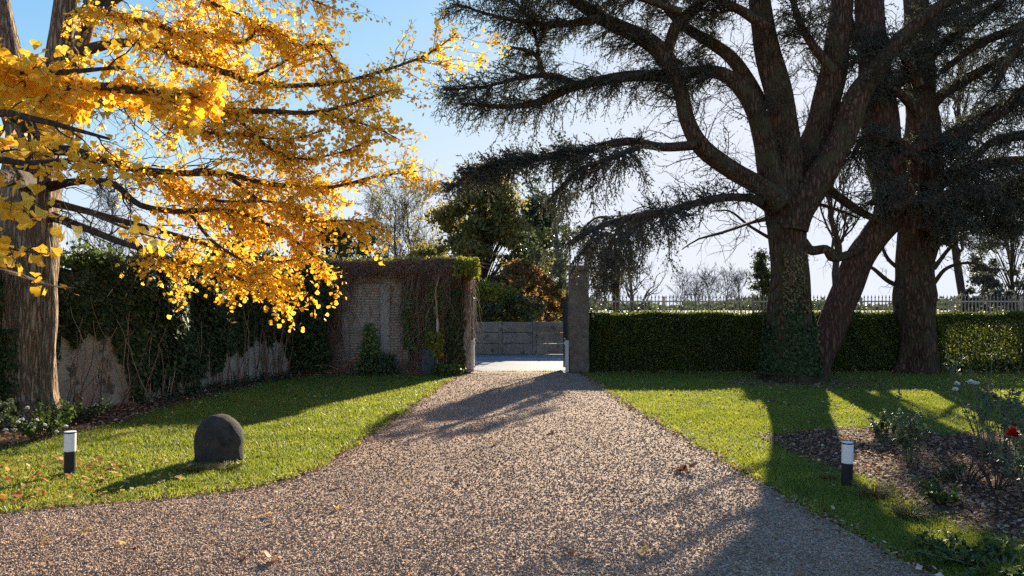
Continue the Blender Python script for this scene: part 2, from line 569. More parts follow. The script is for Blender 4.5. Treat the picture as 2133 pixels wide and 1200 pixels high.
def grow(Pp, Rp, n, L, K=6, fwd=0.5, droop=0.2, t0=0.2, t1=1.0, flat=0.5, rk=0.5, rmax=0.03, rmin=0.003, wig=0.05, bias=(0, 0, 0), taper=0.5, wts=None):
    """n child branches along the parents Pp (M,Kp,3)"""
    M_, Kp = Pp.shape[:2]
    ln = np.linalg.norm(np.diff(Pp, axis=1), axis=2).sum(1)
    pr = ln / ln.sum() if wts is None else np.asarray(wts, float) / np.sum(wts)
    i = rng.choice(M_, n, p=pr)
    t = t0 + (t1 - t0) * rng.random(n)
    x = t * (Kp - 1)
    k = np.minimum(x.astype(int), Kp - 2)
    fr = (x - k)[:, None]
    p0 = Pp[i, k] * (1 - fr) + Pp[i, k + 1] * fr
    tan = nrm(Pp[i, k + 1] - Pp[i, k])
    r0 = Rp[i, k]
    q = rng.normal(size=(n, 3))
    q -= (q * tan).sum(1, keepdims=True) * tan
    q[:, 2] *= flat
    q = nrm(q)
    d = nrm(fwd * tan + (1 - fwd) * q + np.asarray(bias))
    ll = (L[0] + (L[1] - L[0]) * rng.random(n)) * (1 - taper * t)
    s = np.linspace(0, 1, K)
    wg = np.cumsum(rng.normal(size=(n, K, 3)), 1) * wig
    wg -= wg[:, :1]
    pts = p0[:, None] + ll[:, None, None] * (d[:, None] * s[None, :, None] + wg + np.array([0, 0, -1.0]) * (droop * s ** 2)[None, :, None])
    rr = np.clip(r0 * rk, rmin, rmax)
    R = rr[:, None] * (1 - 0.75 * s)[None]
    return pts, R


def along(Pp, n, t0=0.0, t1=1.0):
    M_, Kp = Pp.shape[:2]
    ln = np.linalg.norm(np.diff(Pp, axis=1), axis=2).sum(1)
    i = rng.choice(M_, n, p=ln / ln.sum())
    x = (t0 + (t1 - t0) * rng.random(n)) * (Kp - 1)
    k = np.minimum(x.astype(int), Kp - 2)
    fr = (x - k)[:, None]
    return Pp[i, k] * (1 - fr) + Pp[i, k + 1] * fr, nrm(Pp[i, k + 1] - Pp[i, k])


QUAD = np.array([(0, 0, 0), (-.42, .5, 0), (0, 1, 0), (.42, .5, 0)])
OVAL = np.array([(0, 0, 0), (-.26, .3, .03), (-.28, .6, .03), (0, 1, -.04), (.28, .6, .03), (.26, .3, .03)])
FAN = np.array([(0, 0, 0), (-.28, .42, .02), (-.56, .66, .10), (-.42, .88, .06), (-.16, 1.0, 0), (0, .86, 0), (.17, 1.0, 0), (.42, .9, .06), (.56, .66, .10), (.28, .42, .02)])
FAN5 = np.array([(0, 0, 0), (-.55, .66, .08), (-.22, 1.0, 0), (.22, 1.0, 0), (.55, .66, .08)])
IVY = np.array([(0, 0, 0), (-.5, .12, .04), (-.42, .5, 0), (0, 1, -.05), (.42, .5, 0), (.5, .12, .04)])
NEEDLE = np.array([(-.5, 0, 0), (.5, 0, 0), (.5, 1, 0), (-.5, 1, 0)])


def leaves(mb, pos, d, nor, size, tmpl=QUAD, mat=0, rnd=None, aspect=1.0):
    pos = np.asarray(pos)
    n = len(pos)
    d = nrm(d)
    x = nrm(np.cross(d, nor))
    z = np.cross(x, d)
    size = np.broadcast_to(size, (n,))[:, None, None]
    t = tmpl[None]
    V = pos[:, None] + size * (t[..., 0:1] * aspect * x[:, None] + t[..., 1:2] * d[:, None] + t[..., 2:3] * z[:, None])
    k = len(tmpl)
    mb.add(V.reshape(-1, 3), np.arange(n * k).reshape(n, k), mat, rnd)


def rvec(n):
    return nrm(rng.normal(size=(n, 3)))


def limb(pts, Y=None, K=28, wig=0.0):
    """[(px, py, r_px[, Y])] photo points at their own distances -> (K,3), (K,)"""
    a = []
    for q in pts:
        y = q[3] if len(q) > 3 else Y
        a.append((*P(q[0], q[1], y), q[2] * y / F))
    c = catmull(a, K)
    if wig:
        c[1:-1, :3] += rng.normal(size=(K - 2, 3)) * wig
    return c[:, :3], np.maximum(c[:, 3], 0.004)


def inside(x, y, poly):
    poly = np.asarray(poly)
    r = np.zeros(len(x), bool)
    j = len(poly) - 1
    for i in range(len(poly)):
        xi, yi = poly[i][:2]; xj, yj = poly[j][:2]
        c = ((yi > y) != (yj > y)) & (x < (xj - xi) * (y - yi) / (yj - yi + 1e-12) + xi)
        r ^= c
        j = i
    return r


def sheet(name, poly, z, mat, kind='structure'):
    bm = bmesh.new()
    f = bm.faces.new([bm.verts.new((p[0], p[1], z)) for p in poly])
    if f.normal.z < 0 or True:
        bmesh.ops.recalc_face_normals(bm, faces=[f])
        f.normal_update()
        if f.normal.z < 0:
            f.normal_flip()
    me = bpy.data.meshes.new(name)
    bm.to_mesh(me); bm.free()
    me.materials.append(mat)
    o = bpy.data.objects.new(name, me)
    COL.objects.link(o)
    return tag(o, kind=kind)


# ------------------------------------------------------------------ the setting
GY = 20.45           # the line of the gate
gnd = sheet("ground", [(-900, -60), (900, -60), (900, 1800), (-900, 1800)], -0.03, M['field'])
right_edge = [G(*p) for p in [(1206, 777), (1232, 792), (1310, 845), (1400, 897), (1480, 945), (1590, 1008), (1700, 1072), (1820, 1134), (1960, 1203), (2100, 1285)]] + [(5.5, 1.5, 0), (14, -3, 0), (26, -8, 0), (26, -34, 0)]
left_edge = [G(*p) for p in [(962, 777), (935, 792), (880, 832), (800, 887), (720, 942), (640, 985), (560, 1010), (430, 1030), (300, 1042), (150, 1056), (0, 1068), (-250, 1085)]] + [(-14, 5.9, 0), (-26, 5.5, 0), (-26, -34, 0)]
drive_poly = left_edge[::-1] + [(GX(962, GY + .35), GY + .35, 0), (GX(1206, GY + .35), GY + .35, 0)] + right_edge
lawn = sheet("lawn", [(-28, -36), (28, -36), (28, 22.0), (-28, 22.0)], -0.006, M['turf'])
drive = sheet("gravel_drive", drive_poly, 0.0, M['gravel'])  # spreads wide behind the camera, unseen, to bounce warm light forward
road = sheet("road", [(-70, GY + .36), (70, GY + .36), (70, 28.5), (-70, 28.5)], -0.004, M['asphalt'])
bed_poly = [G(*p) for p in [(1570, 906), (1700, 896), (1830, 892), (1950, 905), (2133, 900), (2500, 905), (2600, 1180), (2350, 1165), (2133, 1132), (2000, 1098), (1890, 1050), (1800, 1000), (1690, 958)]]
bed = sheet("flower_bed", bed_poly, 0.003, M['soil'])
strip_poly = [G(*p) for p in [(-260, 960), (0, 935), (140, 905), (250, 882), (340, 850), (480, 816), (565, 793), (650, 783), (800, 778), (905, 777), (968, 779)]] + [(-1.15, 21, 0), (-7.2, 21, 0), (-9.2, 12, 0), (-12.5, 9, 0)]
strip = sheet("soil_strip", strip_poly, 0.003, M['soil'])

# ---- left walls
WX = GX(640, 20.6)                                # corner of the front wall and the side wall, about -5.5
wl = empty("brick_wall", (-3.4, 20.75, 0), "old brown brick wall left of the gate, draped with bare creeper", "wall")
mb = MB(); rough_box(mb, WX - .3, -1.72, 20.62, 21.0, 0, 2.86, 0.012, 0.02, 0.22); mb.build("masonry", M['brick'], wl)
mb = MB()
rough_box(mb, GX(712, 20.5), GX(727, 20.5), 20.5, 20.64, 0, 2.35, 0.015, 0.02, 0.12)
mb.build("pilaster", M['pale_stone'], wl)
mb = MB()
rough_box(mb, GX(792, 20.5), GX(812, 20.5), 20.5, 20.64, 0, 2.35, 0.015, 0.02, 0.12)
mb.build("pilaster", M['pale_stone'], wl)
mb = MB()
rough_box(mb, GX(840, 20.5), GX(856, 20.5), 20.5, 20.64, 0, 2.3, 0.015, 0.02, 0.12)
mb.build("pilaster", M['brick'], wl)
mb = MB(); rough_box(mb, WX - .34, -1.68, 20.56, 21.06, 2.862, 2.93, 0.015, 0.02, 0.25); mb.build("coping", M['pillar'], wl)


def wall_strip(mb, pts, thick, h, cuts=0.25, amp=0.015):
    for (a, b) in zip(pts[:-1], pts[1:]):
        a = np.array(a); b = np.array(b)
        d = b - a; L = np.linalg.norm(d); d /= L
        nn = np.array([d[1], -d[0]])
        nx, nz = max(2, int(L / cuts)), max(2, int(h / cuts))
        for side, off in ((0, 0.0), (1, thick)):
            vs = []
            for i in range(nx + 1):
                for k in range(nz + 1):
                    q = a + d * L * i / nx - nn * off
                    v = Vector((q[0], q[1], h * k / nz))
                    v += noise.noise_vector(v * 2.0) * amp * (0 if i in (0, nx) else 1)
                    vs.append(tuple(v))
            f = []
            for i in range(nx):
                for k in range(nz):
                    o = i * (nz + 1) + k
                    f.append((o, o + nz + 1, o + nz + 2, o + 1) if side == 0 else (o, o + 1, o + nz + 2, o + nz + 1))
            mb.add(vs, f)
        q = [a, b, b - nn * thick, a - nn * thick]
        mb.add([(p[0], p[1], h + .01) for p in q], [(0, 1, 2, 3)])
        for (p, r) in ((a, a - nn * thick), (b, b - nn * thick)):
            mb.add([(p[0], p[1], 0), (r[0], r[1], 0), (r[0], r[1], h), (p[0], p[1], h)], [(0, 1, 2, 3)])


side_line = [G(-260, 925)[:2], G(110, 858)[:2], G(300, 838)[:2], G(450, 805)[:2], (WX - 0.1, 20.5)]
sw = empty("plaster_wall", (side_line[2][0], side_line[2][1], 0), "stained pale plaster side wall behind the ginkgo, hung with dark ivy", "wall")
mb = MB(); wall_strip(mb, side_line, 0.3, 2.3); mb.build("masonry", M['plaster'], sw)

# ---- gate pillars
pl = empty("gate_pillar", (GX(1206, GY), GY + .25, 0), "square weathered stone gate pillar right of the opening, beside the clipped hedge", "gate pillar")
mb = MB(); rough_box(mb, GX(1186, GY), GX(1227, GY), GY, GY + .54, 0, 2.72, 0.02, 0.03, 0.1); mb.build("shaft", M['pillar'], pl)
mb = MB(); rough_box(mb, GX(1184, GY), GX(1229, GY), GY - .03, GY + .57, 2.722, 2.86, 0.018, 0.03, 0.1); mb.build("capstone", M['pillar'], pl)
pl2 = empty("gate_pillar", (GX(955, GY), GY + .25, 0), "gate pillar left of the opening, buried under ivy and creeper", "gate pillar")
mb = MB(); rough_box(mb, -1.72, GX(982, GY), GY + .02, GY + .54, 0, 2.5, 0.02, 0.03, 0.1); mb.build("shaft", M['pale_stone'], pl2)
mb = MB(); rough_box(mb, -1.76, GX(985, GY), GY - .02, GY + .58, 2.502, 2.78, 0.02, 0.03, 0.1); mb.build("capstone", M['pillar'], pl2)


# ---- gate leaves (stand open, swung out towards the road)
def gate_leaf(x, s, label):
    g = empty("gate_leaf", (x, GY + .04, 0), label, "gate", "open gate leaves")
    y0, y1 = GY + .04, GY + 1.36
    e = 0.045
    m = MB(); box(m, x - e, x + e, y0, y0 + .06, 0.02, 0.87); m.build("lower_stile", M['gate_pale'], g)
    m = MB(); box(m, x - .02, x + .02, y0 + .005, y0 + .055, 0.872, 2.28); m.build("upper_stile", M['gate_dark'], g)
    m = MB(); box(m, x - .02, x + .02, y1 - .05, y1, 0.05, 2.05); m.build("end_stile", M['gate_dark'], g)
    m = MB(); box(m, x - .012, x + .012, y0 + .062, y1 - .052, 0.1, 0.84); m.build("kick_plate", M['gate_dark'], g)
    for z in (0.842, 1.98):
        m = MB(); box(m, x - .017, x + .017, y0 + .062, y1 - .052, z, z + .045); m.build("rail", M['gate_dark'], g)
    for k in range(9):
        yy = y0 + .16 + k * .125
        m = MB(); box(m, x - .009, x + .009, yy - .009, yy + .009, 0.888, 1.978); m.build("bar", M['gate_dark'], g)
    m = MB(); box(m, x - .06 * s - .02, x - .06 * s + .02, y0 - .012, y0 + .05, 0.76, 0.82); lk = m.build("latch", M['rail_pale'], g)
    return g


gate_leaf(GX(983.5, GY), -1, "tall dark iron gate leaf with pale lower stile against the ivy-covered pillar")
gate_leaf(GX(1186, GY) - 0.06, 1, "tall dark iron gate leaf with pale lower stile against the bare stone pillar")

# ---- concrete panel wall over the road
cw = empty("concrete_wall", (0, 28.7, 0), "low grey concrete panel wall across the road, seen through the gateway", "wall")
CWH = P(1066, 670, 28.6)[2]
xs = [GX(p, 28.6) for p in (1042, 1113)]
step = xs[1] - xs[0]
k0 = xs[0] - step * 10
posts = [k0 + step * i for i in range(34)]
for i, x in enumerate(posts):
    m = MB(); rough_box(m, x - .06, x + .06, 28.6, 28.76, 0, CWH + .01 * (i % 3), 0.006, 0.012, 0.3); m.build("post", M['concrete'], cw)
for x in posts[:-1]:
    for j in range(3):
        h = CWH / 3
        m = MB(); rough_box(m, x + .061, x + step - .061, 28.64 + .008 * ((j + int(x)) % 2), 28.72, .01 + j * h, (j + 1) * h - .012, 0.006, 0.01, 0.4); m.build("panel", M['concrete'], cw)


# ---- hedges
def hedge(name, label, x0, x1, y0, y1, h, nl, core, size):
    cx = (x0 + x1) / 2
    e = empty(name, (cx, (y0 + y1) / 2, 0), label, "hedge", "clipped hedges along the railing")
    m = MB()
    # stems
    n = int((x1 - x0) * 5)
    b = np.stack([x0 + .1 + (x1 - x0 - .2) * rng.random(n), y0 + .2 + (y1 - y0 - .4) * rng.random(n), np.zeros(n)], 1)
    s = np.linspace(0, 1, 5)
    pts = b[:, None] + s[None, :, None] * (np.stack([rng.normal(size=n) * .25, rng.normal(size=n) * .1, np.full(n, h * .9)], 1))[:, None]
    tubes(m, pts, np.tile(0.012 * (1 - .6 * s), (n, 1)), 4)
    if core:
        rough_box(m, x0 + .13, x1 - .05, y0 + .14, y1 - .12, -0.02, h - .13, 0.05, 0.12, 0.2, 1, 3)
    m.build("stems", [M['twig'], M['ivy']], e)
    m = MB()
    # leaves: shell on the faces, thinning inwards
    pos = np.empty((0, 3))
    A = [(x1 - x0) * h, (x1 - x0) * (y1 - y0), (y1 - y0) * h, (y1 - y0) * h, (x1 - x0) * h * .35]
    A = np.array(A) / sum(A)
    for k, a in enumerate(A):
        c = int(nl * a)
        u, v_ = rng.random(c), rng.random(c)
        dep = np.abs(rng.normal(size=c)) * (.07 if core else .16)
        if k == 0: q = np.stack([x0 + u * (x1 - x0), y0 + dep, h * v_], 1)
        elif k == 1: q = np.stack([x0 + u * (x1 - x0), y0 + (y1 - y0) * v_, h - dep * .6 + .015], 1)
        elif k == 2: q = np.stack([x0 + dep, y0 + u * (y1 - y0), h * v_], 1)
        elif k == 3: q = np.stack([x1 - dep, y0 + u * (y1 - y0), h * v_], 1)
        else: q = np.stack([x0 + u * (x1 - x0), y1 - dep, h * v_], 1)
        pos = np.vstack([pos, q])
    # rounded upper arrises and lumps
    rr = .16
    for ax, lo, hi in ((0, x0, x1), (1, y0, y1)):
        dx = np.minimum(pos[:, ax] - lo, hi - pos[:, ax])
        near = np.clip(1 - dx / rr, 0, 1) * np.clip(1 - (h - pos[:, 2]) / rr, 0, 1)
        pos[:, 2] -= near * .09
        pos[:, ax] += np.where(pos[:, ax] < (lo + hi) / 2, 1, -1) * near * .07
    lump = np.sin(pos[:, 0] * 2.1 + 1) * np.sin(pos[:, 0] * .9 + pos[:, 2] * 2) * .06 + np.sin(pos[:, 0] * 5.3 + pos[:, 2] * 4) * .03 + np.sin(pos[:, 0] * 13 + pos[:, 2] * 9) * .015
    pos[:, 1] += lump
    pos[:, 2] += np.sin(pos[:, 0] * 3.7) * .022 * (pos[:, 2] / h) + np.abs(rng.normal(size=len(pos))) ** 3 * .006 * (pos[:, 2] / h > .93) + np.sin(pos[:, 0] * 1.3 + 2) * .02 * (pos[:, 2] / h)
    keep = (pos[:, 2] > .01) & (rng.random(len(pos)) < .6 + .4 * np.clip(pos[:, 2] / .35, 0, 1))
    pos = pos[keep]
    d = rvec(len(pos)) + np.array([0, -.25, .35])
    leaves(m, pos, d, rvec(len(pos)), size * (.6 + .8 * rng.random(len(pos))), QUAD, 0, aspect=1.1)
    k = 2600 if core else 4200
    q = np.stack([x0 + (x1 - x0) * rng.random(k), y0 + (y1 - y0) * rng.random(k), .02 + .34 * rng.random(k) ** 1.4], 1)
    leaves(m, q, rvec(k), rvec(k), size * 1.5, QUAD, 0, aspect=1.1)
    m.build("foliage", M['hedge'], e)
    return e


HY = 20.75
hedge("hedge", "long low box-clipped hedge between the stone gate pillar and the thick straight cedar", GX(1212, HY), GX(1938, HY), HY, HY + .95, 1.545, 120000, True, .045)
hedge("hedge", "looser clipped hedge right of the thick straight cedar, light showing through its leaves", GX(1952, HY), GX(2330, HY), HY, HY + .7, 1.56, 42000, False, .052)

# ---- iron railing
FY = 22.3
fx0, fx1 = GX(1226, FY), GX(2300, FY)
fe = empty("iron_railing", (6, FY, 0), "spear-topped iron railing with a pale top rail behind the hedges", "fence")
ztop, zrail = P(1400, 614, FY)[2], P(1400, 628, FY)[2]
for z in (zrail, .35):
    m = MB(); box(m, fx0, fx1, FY - .02, FY + .02, z - .02, z + .02); m.build("rail", M['rail_pale'] if z == zrail else M['railing'], fe)


def picket(m, x):
    box(m, x - .011, x + .011, FY - .032, FY - .022, .1, ztop - .12)
    box(m, x - .011, x + .011, FY - .022, FY + .0, .1, zrail - .03)
    q = [(x, FY - .03, ztop)]
    b = [(x - .024, FY - .03, ztop - .09), (x, FY - .045, ztop - .09), (x + .024, FY - .03, ztop - .09), (x, FY - .015, ztop - .09)]
    c = [(x, FY - .03, ztop - .125)]
    m.add(q + b + c, [(0, 1, 2), (0, 2, 3), (0, 3, 4), (0, 4, 1), (5, 2, 1), (5, 3, 2), (5, 4, 3), (5, 1, 4)])


rest = MB()
npk = 0
x = fx0 + .05
while x < fx1:
    px = 1066.5 + x / FY * F
    hid = 1575 < px < 1690 or 1868 < px < 1948 or 2010 < px < 2128 and int(px) % 2 or px > 2145 or 1700 < px < 1775
    if hid or npk >= 99:
        picket(rest, x)
    else:
        m = MB(); picket(m, x); m.build("picket", M['railing'], fe); npk += 1
    x += .1045
rs = rest.build("picket_row", M['railing'], fe)
rs['kind'] = 'stuff'
for x in np.arange(fx0 + 2.2, fx1, 2.6):
    m = MB(); box(m, x - .026, x + .026, FY + .022, FY + .07, 0, ztop - .05); m.build("post", M['railing'], fe)

# ------------------------------------------------------------------ trees
def trunk_mesh(name, pts, Y, parent, mat, K=60, sides=36, rough=0.05, extra=None):
    p, r = limb(pts, Y, K)
    m = MB(); tubes(m, p[None], r[None], sides, 0, rough)
    if extra is not None: extra(m)
    return m.build(name, mat, parent, smooth=True), p, r


def stack(ls):
    return np.stack([a for a, b in ls]), np.stack([b for a, b in ls])


def cedar_foliage(m, Pp, Rp, n1, n2, n3, L1=(.7, 1.7), L2=(.18, .5), droop=.3, t0=.25, wts=None, size=.036, flat=.45, t1=1.0, fwd=.45, per=1.0):
    """side branches, twigs along them, needle tufts along the twigs; twig material 0, needles 1"""
    A, RA = grow(Pp, Rp, n1, L1, 7, fwd, droop, t0, t1, flat, .4, .016, .005, .05, taper=.35, wts=wts)
    B, RB = grow(A, RA, n2, L2, 5, .45, droop * .8, .1, 1, .75, .6, .006, .0028, .06)
    tubes(m, A, RA, 4, 0, cap=False)
    tubes(m, B, RB, 3, 0, cap=False)
    # needle tufts sit on the twigs as small rosettes
    p, t = along(B, int(n3 * .85), .1, 1.0)
    p2, t2 = along(A, n3 - len(p), .4, 1.0)
    p = np.vstack([p, p2]); t = np.vstack([t, t2])
    for k in range(2):
        d = nrm(rvec(len(p)) * .9 + t * .5 + np.array([0, 0, .25]))
        leaves(m, p - d * size * .25, d, rvec(len(p)), size * (.6 + .8 * rng.random(len(p))), QUAD, 1, aspect=.62)
    return A, B


# ---- big cedar with the ivy-clad trunk
CY = G(1645, 792)[1]
ct = empty("cedar_tree", G(1645, 792), "big cedar with ivy-clad foot, dividing into upright limbs, long boughs over the drive", "tree")
trunk_mesh("trunk", [(1648, 798, 80), (1647, 775, 57), (1646, 740, 51), (1645, 680, 45), (1644, 600, 38.5), (1643, 540, 37), (1640, 480, 39), (1638, 430, 41), (1634, 392, 36), (1630, 350, 28)], CY, ct, M['cedar_bark'], 90, 56, .06)
cl = []


def cedar_limb(pts, Y=CY, sides=14, rough=.06, K=28, mat='cedar_bark'):
    p, r = limb(pts, Y, K)
    m = MB(); tubes(m, p[None], r[None], sides, 0, rough)
    m.build("limb", M[mat], ct, smooth=True)
    cl.append((p, r))
    return p, r


cedar_limb([(1632, 470, 38), (1640, 400, 34), (1640, 330, 30), (1632, 250, 28), (1613, 160, 27), (1592, 60, 24), (1578, -60, 20), (1570, -260, 14)], CY)            # 0 upright, centre
cedar_limb([(1620, 430, 28), (1606, 360, 25), (1592, 290, 23), (1568, 220, 20), (1524, 165, 15), (1478, 148, 13), (1400, 155, 12), (1300, 160, 11), (1200, 180, 9), (1130, 210, 8), (1060, 222, 5), (960, 216, 2.5)][:12], CY - .3, K=40)   # 1 long upper bough
cedar_limb([(1655, 450, 32), (1664, 375, 31), (1700, 285, 30), (1728, 180, 27), (1744, 87, 25), (1756, 0, 22), (1768, -160, 15)], CY + .35)   # 2 upright, right
cedar_limb([(1652, 480, 30), (1664, 432, 30), (1718, 352, 28), (1764, 265, 27), (1790, 195, 24), (1836, 133, 17), (1883, 75, 15), (1952, 17, 12), (2060, -60, 8)], CY - .25, K=34)  # 3 bends right
cedar_limb([(1630, 425, 26), (1588, 390, 21), (1524, 352, 19), (1463, 308, 19), (1433, 254, 17), (1417, 190, 16), (1391, 127, 19), (1351, 87, 18), (1305, 63, 16), (1247, 35, 14), (1212, 10, 12), (1130, -50, 8)], CY - .5, K=40)   # 4 crooked bough
cedar_limb([(1452, 301, 11), (1430, 304, 10), (1374, 306, 9, CY - 1.3), (1305, 295, 9, CY - 1.9), (1224, 312, 9, CY - 2.6), (1131, 327, 8, CY - 3.4), (1045, 338, 6, CY - 4), (985, 358, 3, CY - 4.4), (955, 385, 2, CY - 4.6)], CY - .8, K=34)  # 5 level bough
cedar_limb([(1610, 440, 13), (1592, 428, 10), (1565, 414, 9, CY - 1), (1513, 411, 8.5, CY - 2.4), (1455, 422, 8, CY - 4), (1391, 439, 7.5, CY - 5.6), (1333, 448, 7, CY - 7), (1270, 464, 6, CY - 8.1), (1224, 485, 5, CY - 8.7), (1190, 510, 3, CY - 9.1)], CY - .2, K=34)   # 6 low bough
cedar_limb([(1386, 122, 12), (1396, 90, 12), (1412, 50, 12), (1455, 12, 11), (1500, -50, 8)], CY - .55)           # 7
cedar_limb([(1590, 230, 16), (1560, 170, 14), (1524, 121, 13), (1478, 87, 12), (1420, 50, 10), (1380, 0, 9), (1340, -60, 6)], CY + .3)    # 8
cedar_limb([(1204, 178, 8), (1160, 160, 7), (1134, 157, 6), (1120, 120, 5), (1095, 105, 4), (1060, 98, 2.5)], CY - .3)  # 9 spur of the upper bough
cedar_limb([(1134, 157, 5), (1080, 163, 4), (1010, 180, 3), (930, 188, 2)], CY - .35)   # 10
cedar_limb([(1122, 128, 4), (1118, 85, 3.5), (1095, 30, 3), (1050, -10, 2)], CY - .45)    # 11
cedar_limb([(1250, 38, 10), (1180, 50, 7), (1100, 48, 5), (1020, 30, 3), (950, 8, 2)], CY - .9)    # 12
cedar_limb([(1330, 305, 7, CY - 1.8), (1270, 330, 5), (1210, 352, 4), (1170, 390, 3), (1140, 420, 2)], CY - 4)   # 13
cedar_limb([(1672, 505, 12), (1690, 522, 10), (1721, 520, 9), (1735, 537, 9), (1765, 532, 8.5), (1800, 515, 8)], CY + .5)   # 14 crooked stub
cedar_limb([(1675, 420, 12), (1700, 368, 10), (1735, 400, 9), (1790, 440, 8), (1840, 462, 7)], CY + .8)   # 15
cedar_limb([(1650, 440, 5), (1690, 424, 4), (1740, 436, 3), (1790, 455, 2)], CY + .9)   # 16
cedar_limb([(1600, 455, 6, CY - .2), (1570, 462, 4, CY - 1.2), (1500, 486, 3), (1455, 498, 2), (1420, 520, 1)], CY - 4, 8)  # 17 bare
cedar_limb([(1610, 500, 4), (1560, 470, 3), (1520, 440, 2.2), (1480, 440, 1)], CY + .4, 8)   # 18 bare
cedar_limb([(1420, 25, 8), (1330, -5, 7), (1230, -30, 5), (1100, -40, 3)], CY - 1.4)  # 19
cedar_limb([(1600, 60, 12), (1540, 20, 9), (1470, -10, 7), (1380, -60, 4)], CY - .9)  # 20
cedar_limb([(1735, 150, 12), (1690, 90, 9), (1660, 30, 7), (1640, -60, 4)], CY - .6)  # 21

fol = MB()
SP, SR = stack([catm for catm in [(catmull(a, 28), np.interp(np.linspace(0, 1, 28), np.linspace(0, 1, len(b)), b)) for a, b in cl]])
lw = lambda ids: SP[ids]
for ids, n1, n2, n3, kw in [
    ([1], 190, 2600, 22000, dict(t0=.35, droop=.25, L1=(.5, 1.4))),
    ([4, 7, 8], 270, 3600, 28000, dict(t0=.42, droop=.35, L1=(.5, 1.6))),
    ([5], 60, 800, 7000, dict(t0=.18, droop=.1, L1=(.2, .55), flat=.5)),
    ([5], 100, 1500, 15000, dict(t0=.45, droop=.2, L1=(.3, .85), flat=.2)),
    ([6], 40, 560, 3900, dict(t0=.55, droop=.55, L1=(.3, .9), t1=.98)),
    ([9, 10, 11, 12], 240, 3300, 28000, dict(t0=.1, droop=.22, L1=(.4, 1.1))),
    ([4, 0, 1], 90, 900, 4500, dict(t0=.06, t1=.45, droop=.12, L1=(.6, 1.9), flat=.8)),
    ([6], 50, 420, 2600, dict(t0=.12, t1=.7, droop=-.05, L1=(.25, .7), flat=1.0)),
    ([13], 60, 700, 6500, dict(t0=.2, droop=.5, L1=(.4, 1.0))),
    ([19, 20, 21], 260, 3600, 30000, dict(t0=.25, droop=.3, L1=(.5, 1.4))),
    ([0, 2, 3], 190, 2400, 19000, dict(t0=.45, droop=.35, L1=(.6, 1.6))),
]:
    cedar_foliage(fol, SP[ids], SR[ids], n1, n2, n3, **kw)
# curtain of needles hanging beside the gate pillar
hp, hr = limb([(1300, 456, 4), (1285, 480, 3.4), (1272, 520, 2.6), (1262, 570, 1.6), (1256, 605, 1)], CY - 8.3, 16)
hp2, hr2 = limb([(1245, 478, 4), (1232, 500, 3), (1222, 540, 2), (1216, 570, 1)], CY - 8.7, 16)
hp3, hr3 = limb([(1320, 452, 4), (1312, 480, 3), (1304, 520, 2), (1300, 560, 1)], CY - 7.5, 16)
tubes(fol, np.stack([hp, hp2, hp3]), np.stack([hr, hr2, hr3]), 5, 0)
cedar_foliage(fol, np.stack([hp, hp2, hp3]), np.stack([hr, hr2, hr3]), 18, 220, 1700, L1=(.12, .4), L2=(.08, .22), droop=.8, t0=.0, fwd=.6)
fol.build("crown", [M['twig'], M['needle']], ct)

# bare inner twigs of the cedar, many short curved shoots
tw = MB()
A, RA = grow(SP[[0, 1, 2, 4, 8]], SR[[0, 1, 2, 4, 8]], 120, (.7, 2.0), 8, .35, .12, .1, .7, .9, .3, .012, .005, .07)
B, RB = grow(A, RA, 900, (.3, .9), 6, .5, .12, .2, 1, .9, .6, .006, .0035, .08)
tubes(tw, A, RA, 4); tubes(tw, B, RB, 3)
A, RA = grow(SP[[14, 15, 16, 17, 18, 6]], SR[[14, 15, 16, 17, 18, 6]], 46, (.5, 1.5), 8, .4, .2, .15, .8, .9, .35, .012, .005, .08)
B, RB = grow(A, RA, 260, (.25, .7), 6, .5, .15, .2, 1, .9, .6, .006, .0035, .09)
tubes(tw, A, RA, 4); tubes(tw, B, RB, 3)
tw.build("bare_twigs", M['twig'], ct)

# ---- leaning cedar rooted against it
LY = 19.7
lt = empty("cedar_tree", (GX(1706, LY), LY, 0), "reddish cedar trunk leaning to the right, rooted against the foot of the ivy-clad trunk", "tree")
trunk_mesh("trunk", [(1688, 798, 44), (1702, 752, 32), (1730, 690, 30), (1760, 610, 29), (1785, 545, 29), (1822, 490, 28), (1850, 455, 30), (1858, 420, 30), (1848, 360, 36), (1836, 280, 38), (1826, 190, 34), (1816, 90, 30), (1808, -20, 26), (1800, -180, 16)], LY, lt, M['red_bark'], 80, 32, .045)
ll = []
for pts, Y in [([(1832, 240, 16), (1870, 170, 13), (1915, 100, 11), (1950, 40, 9), (1990, -40, 6)], LY + .2),
               ([(1822, 160, 12), (1790, 100, 9), (1770, 40, 7), (1760, -40, 5)], LY + .4),
               ([(1850, 350, 14), (1890, 320, 11), (1940, 300, 9), (2000, 280, 6)], LY - .6),
               ([(1845, 300, 12), (1815, 280, 9), (1790, 300, 6), (1775, 330, 4)], LY - .7),
               ([(1855, 430, 14), (1905, 420, 10), (1950, 430, 7), (1990, 460, 4)], LY - .8)]:
    p, r = limb(pts, Y, 28)
    m = MB(); tubes(m, p[None], r[None], 10, 0, .05); m.build("limb", M['red_bark'], lt, smooth=True)
    ll.append((p, r))
LP, LR = stack(ll)
fol = MB()
cedar_foliage(fol, LP, LR, 240, 3600, 36000, L1=(.4, 1.5), droop=.35, t0=.15, flat=.3)
fol.build("crown", [M['twig'], M['blue_needle']], lt)

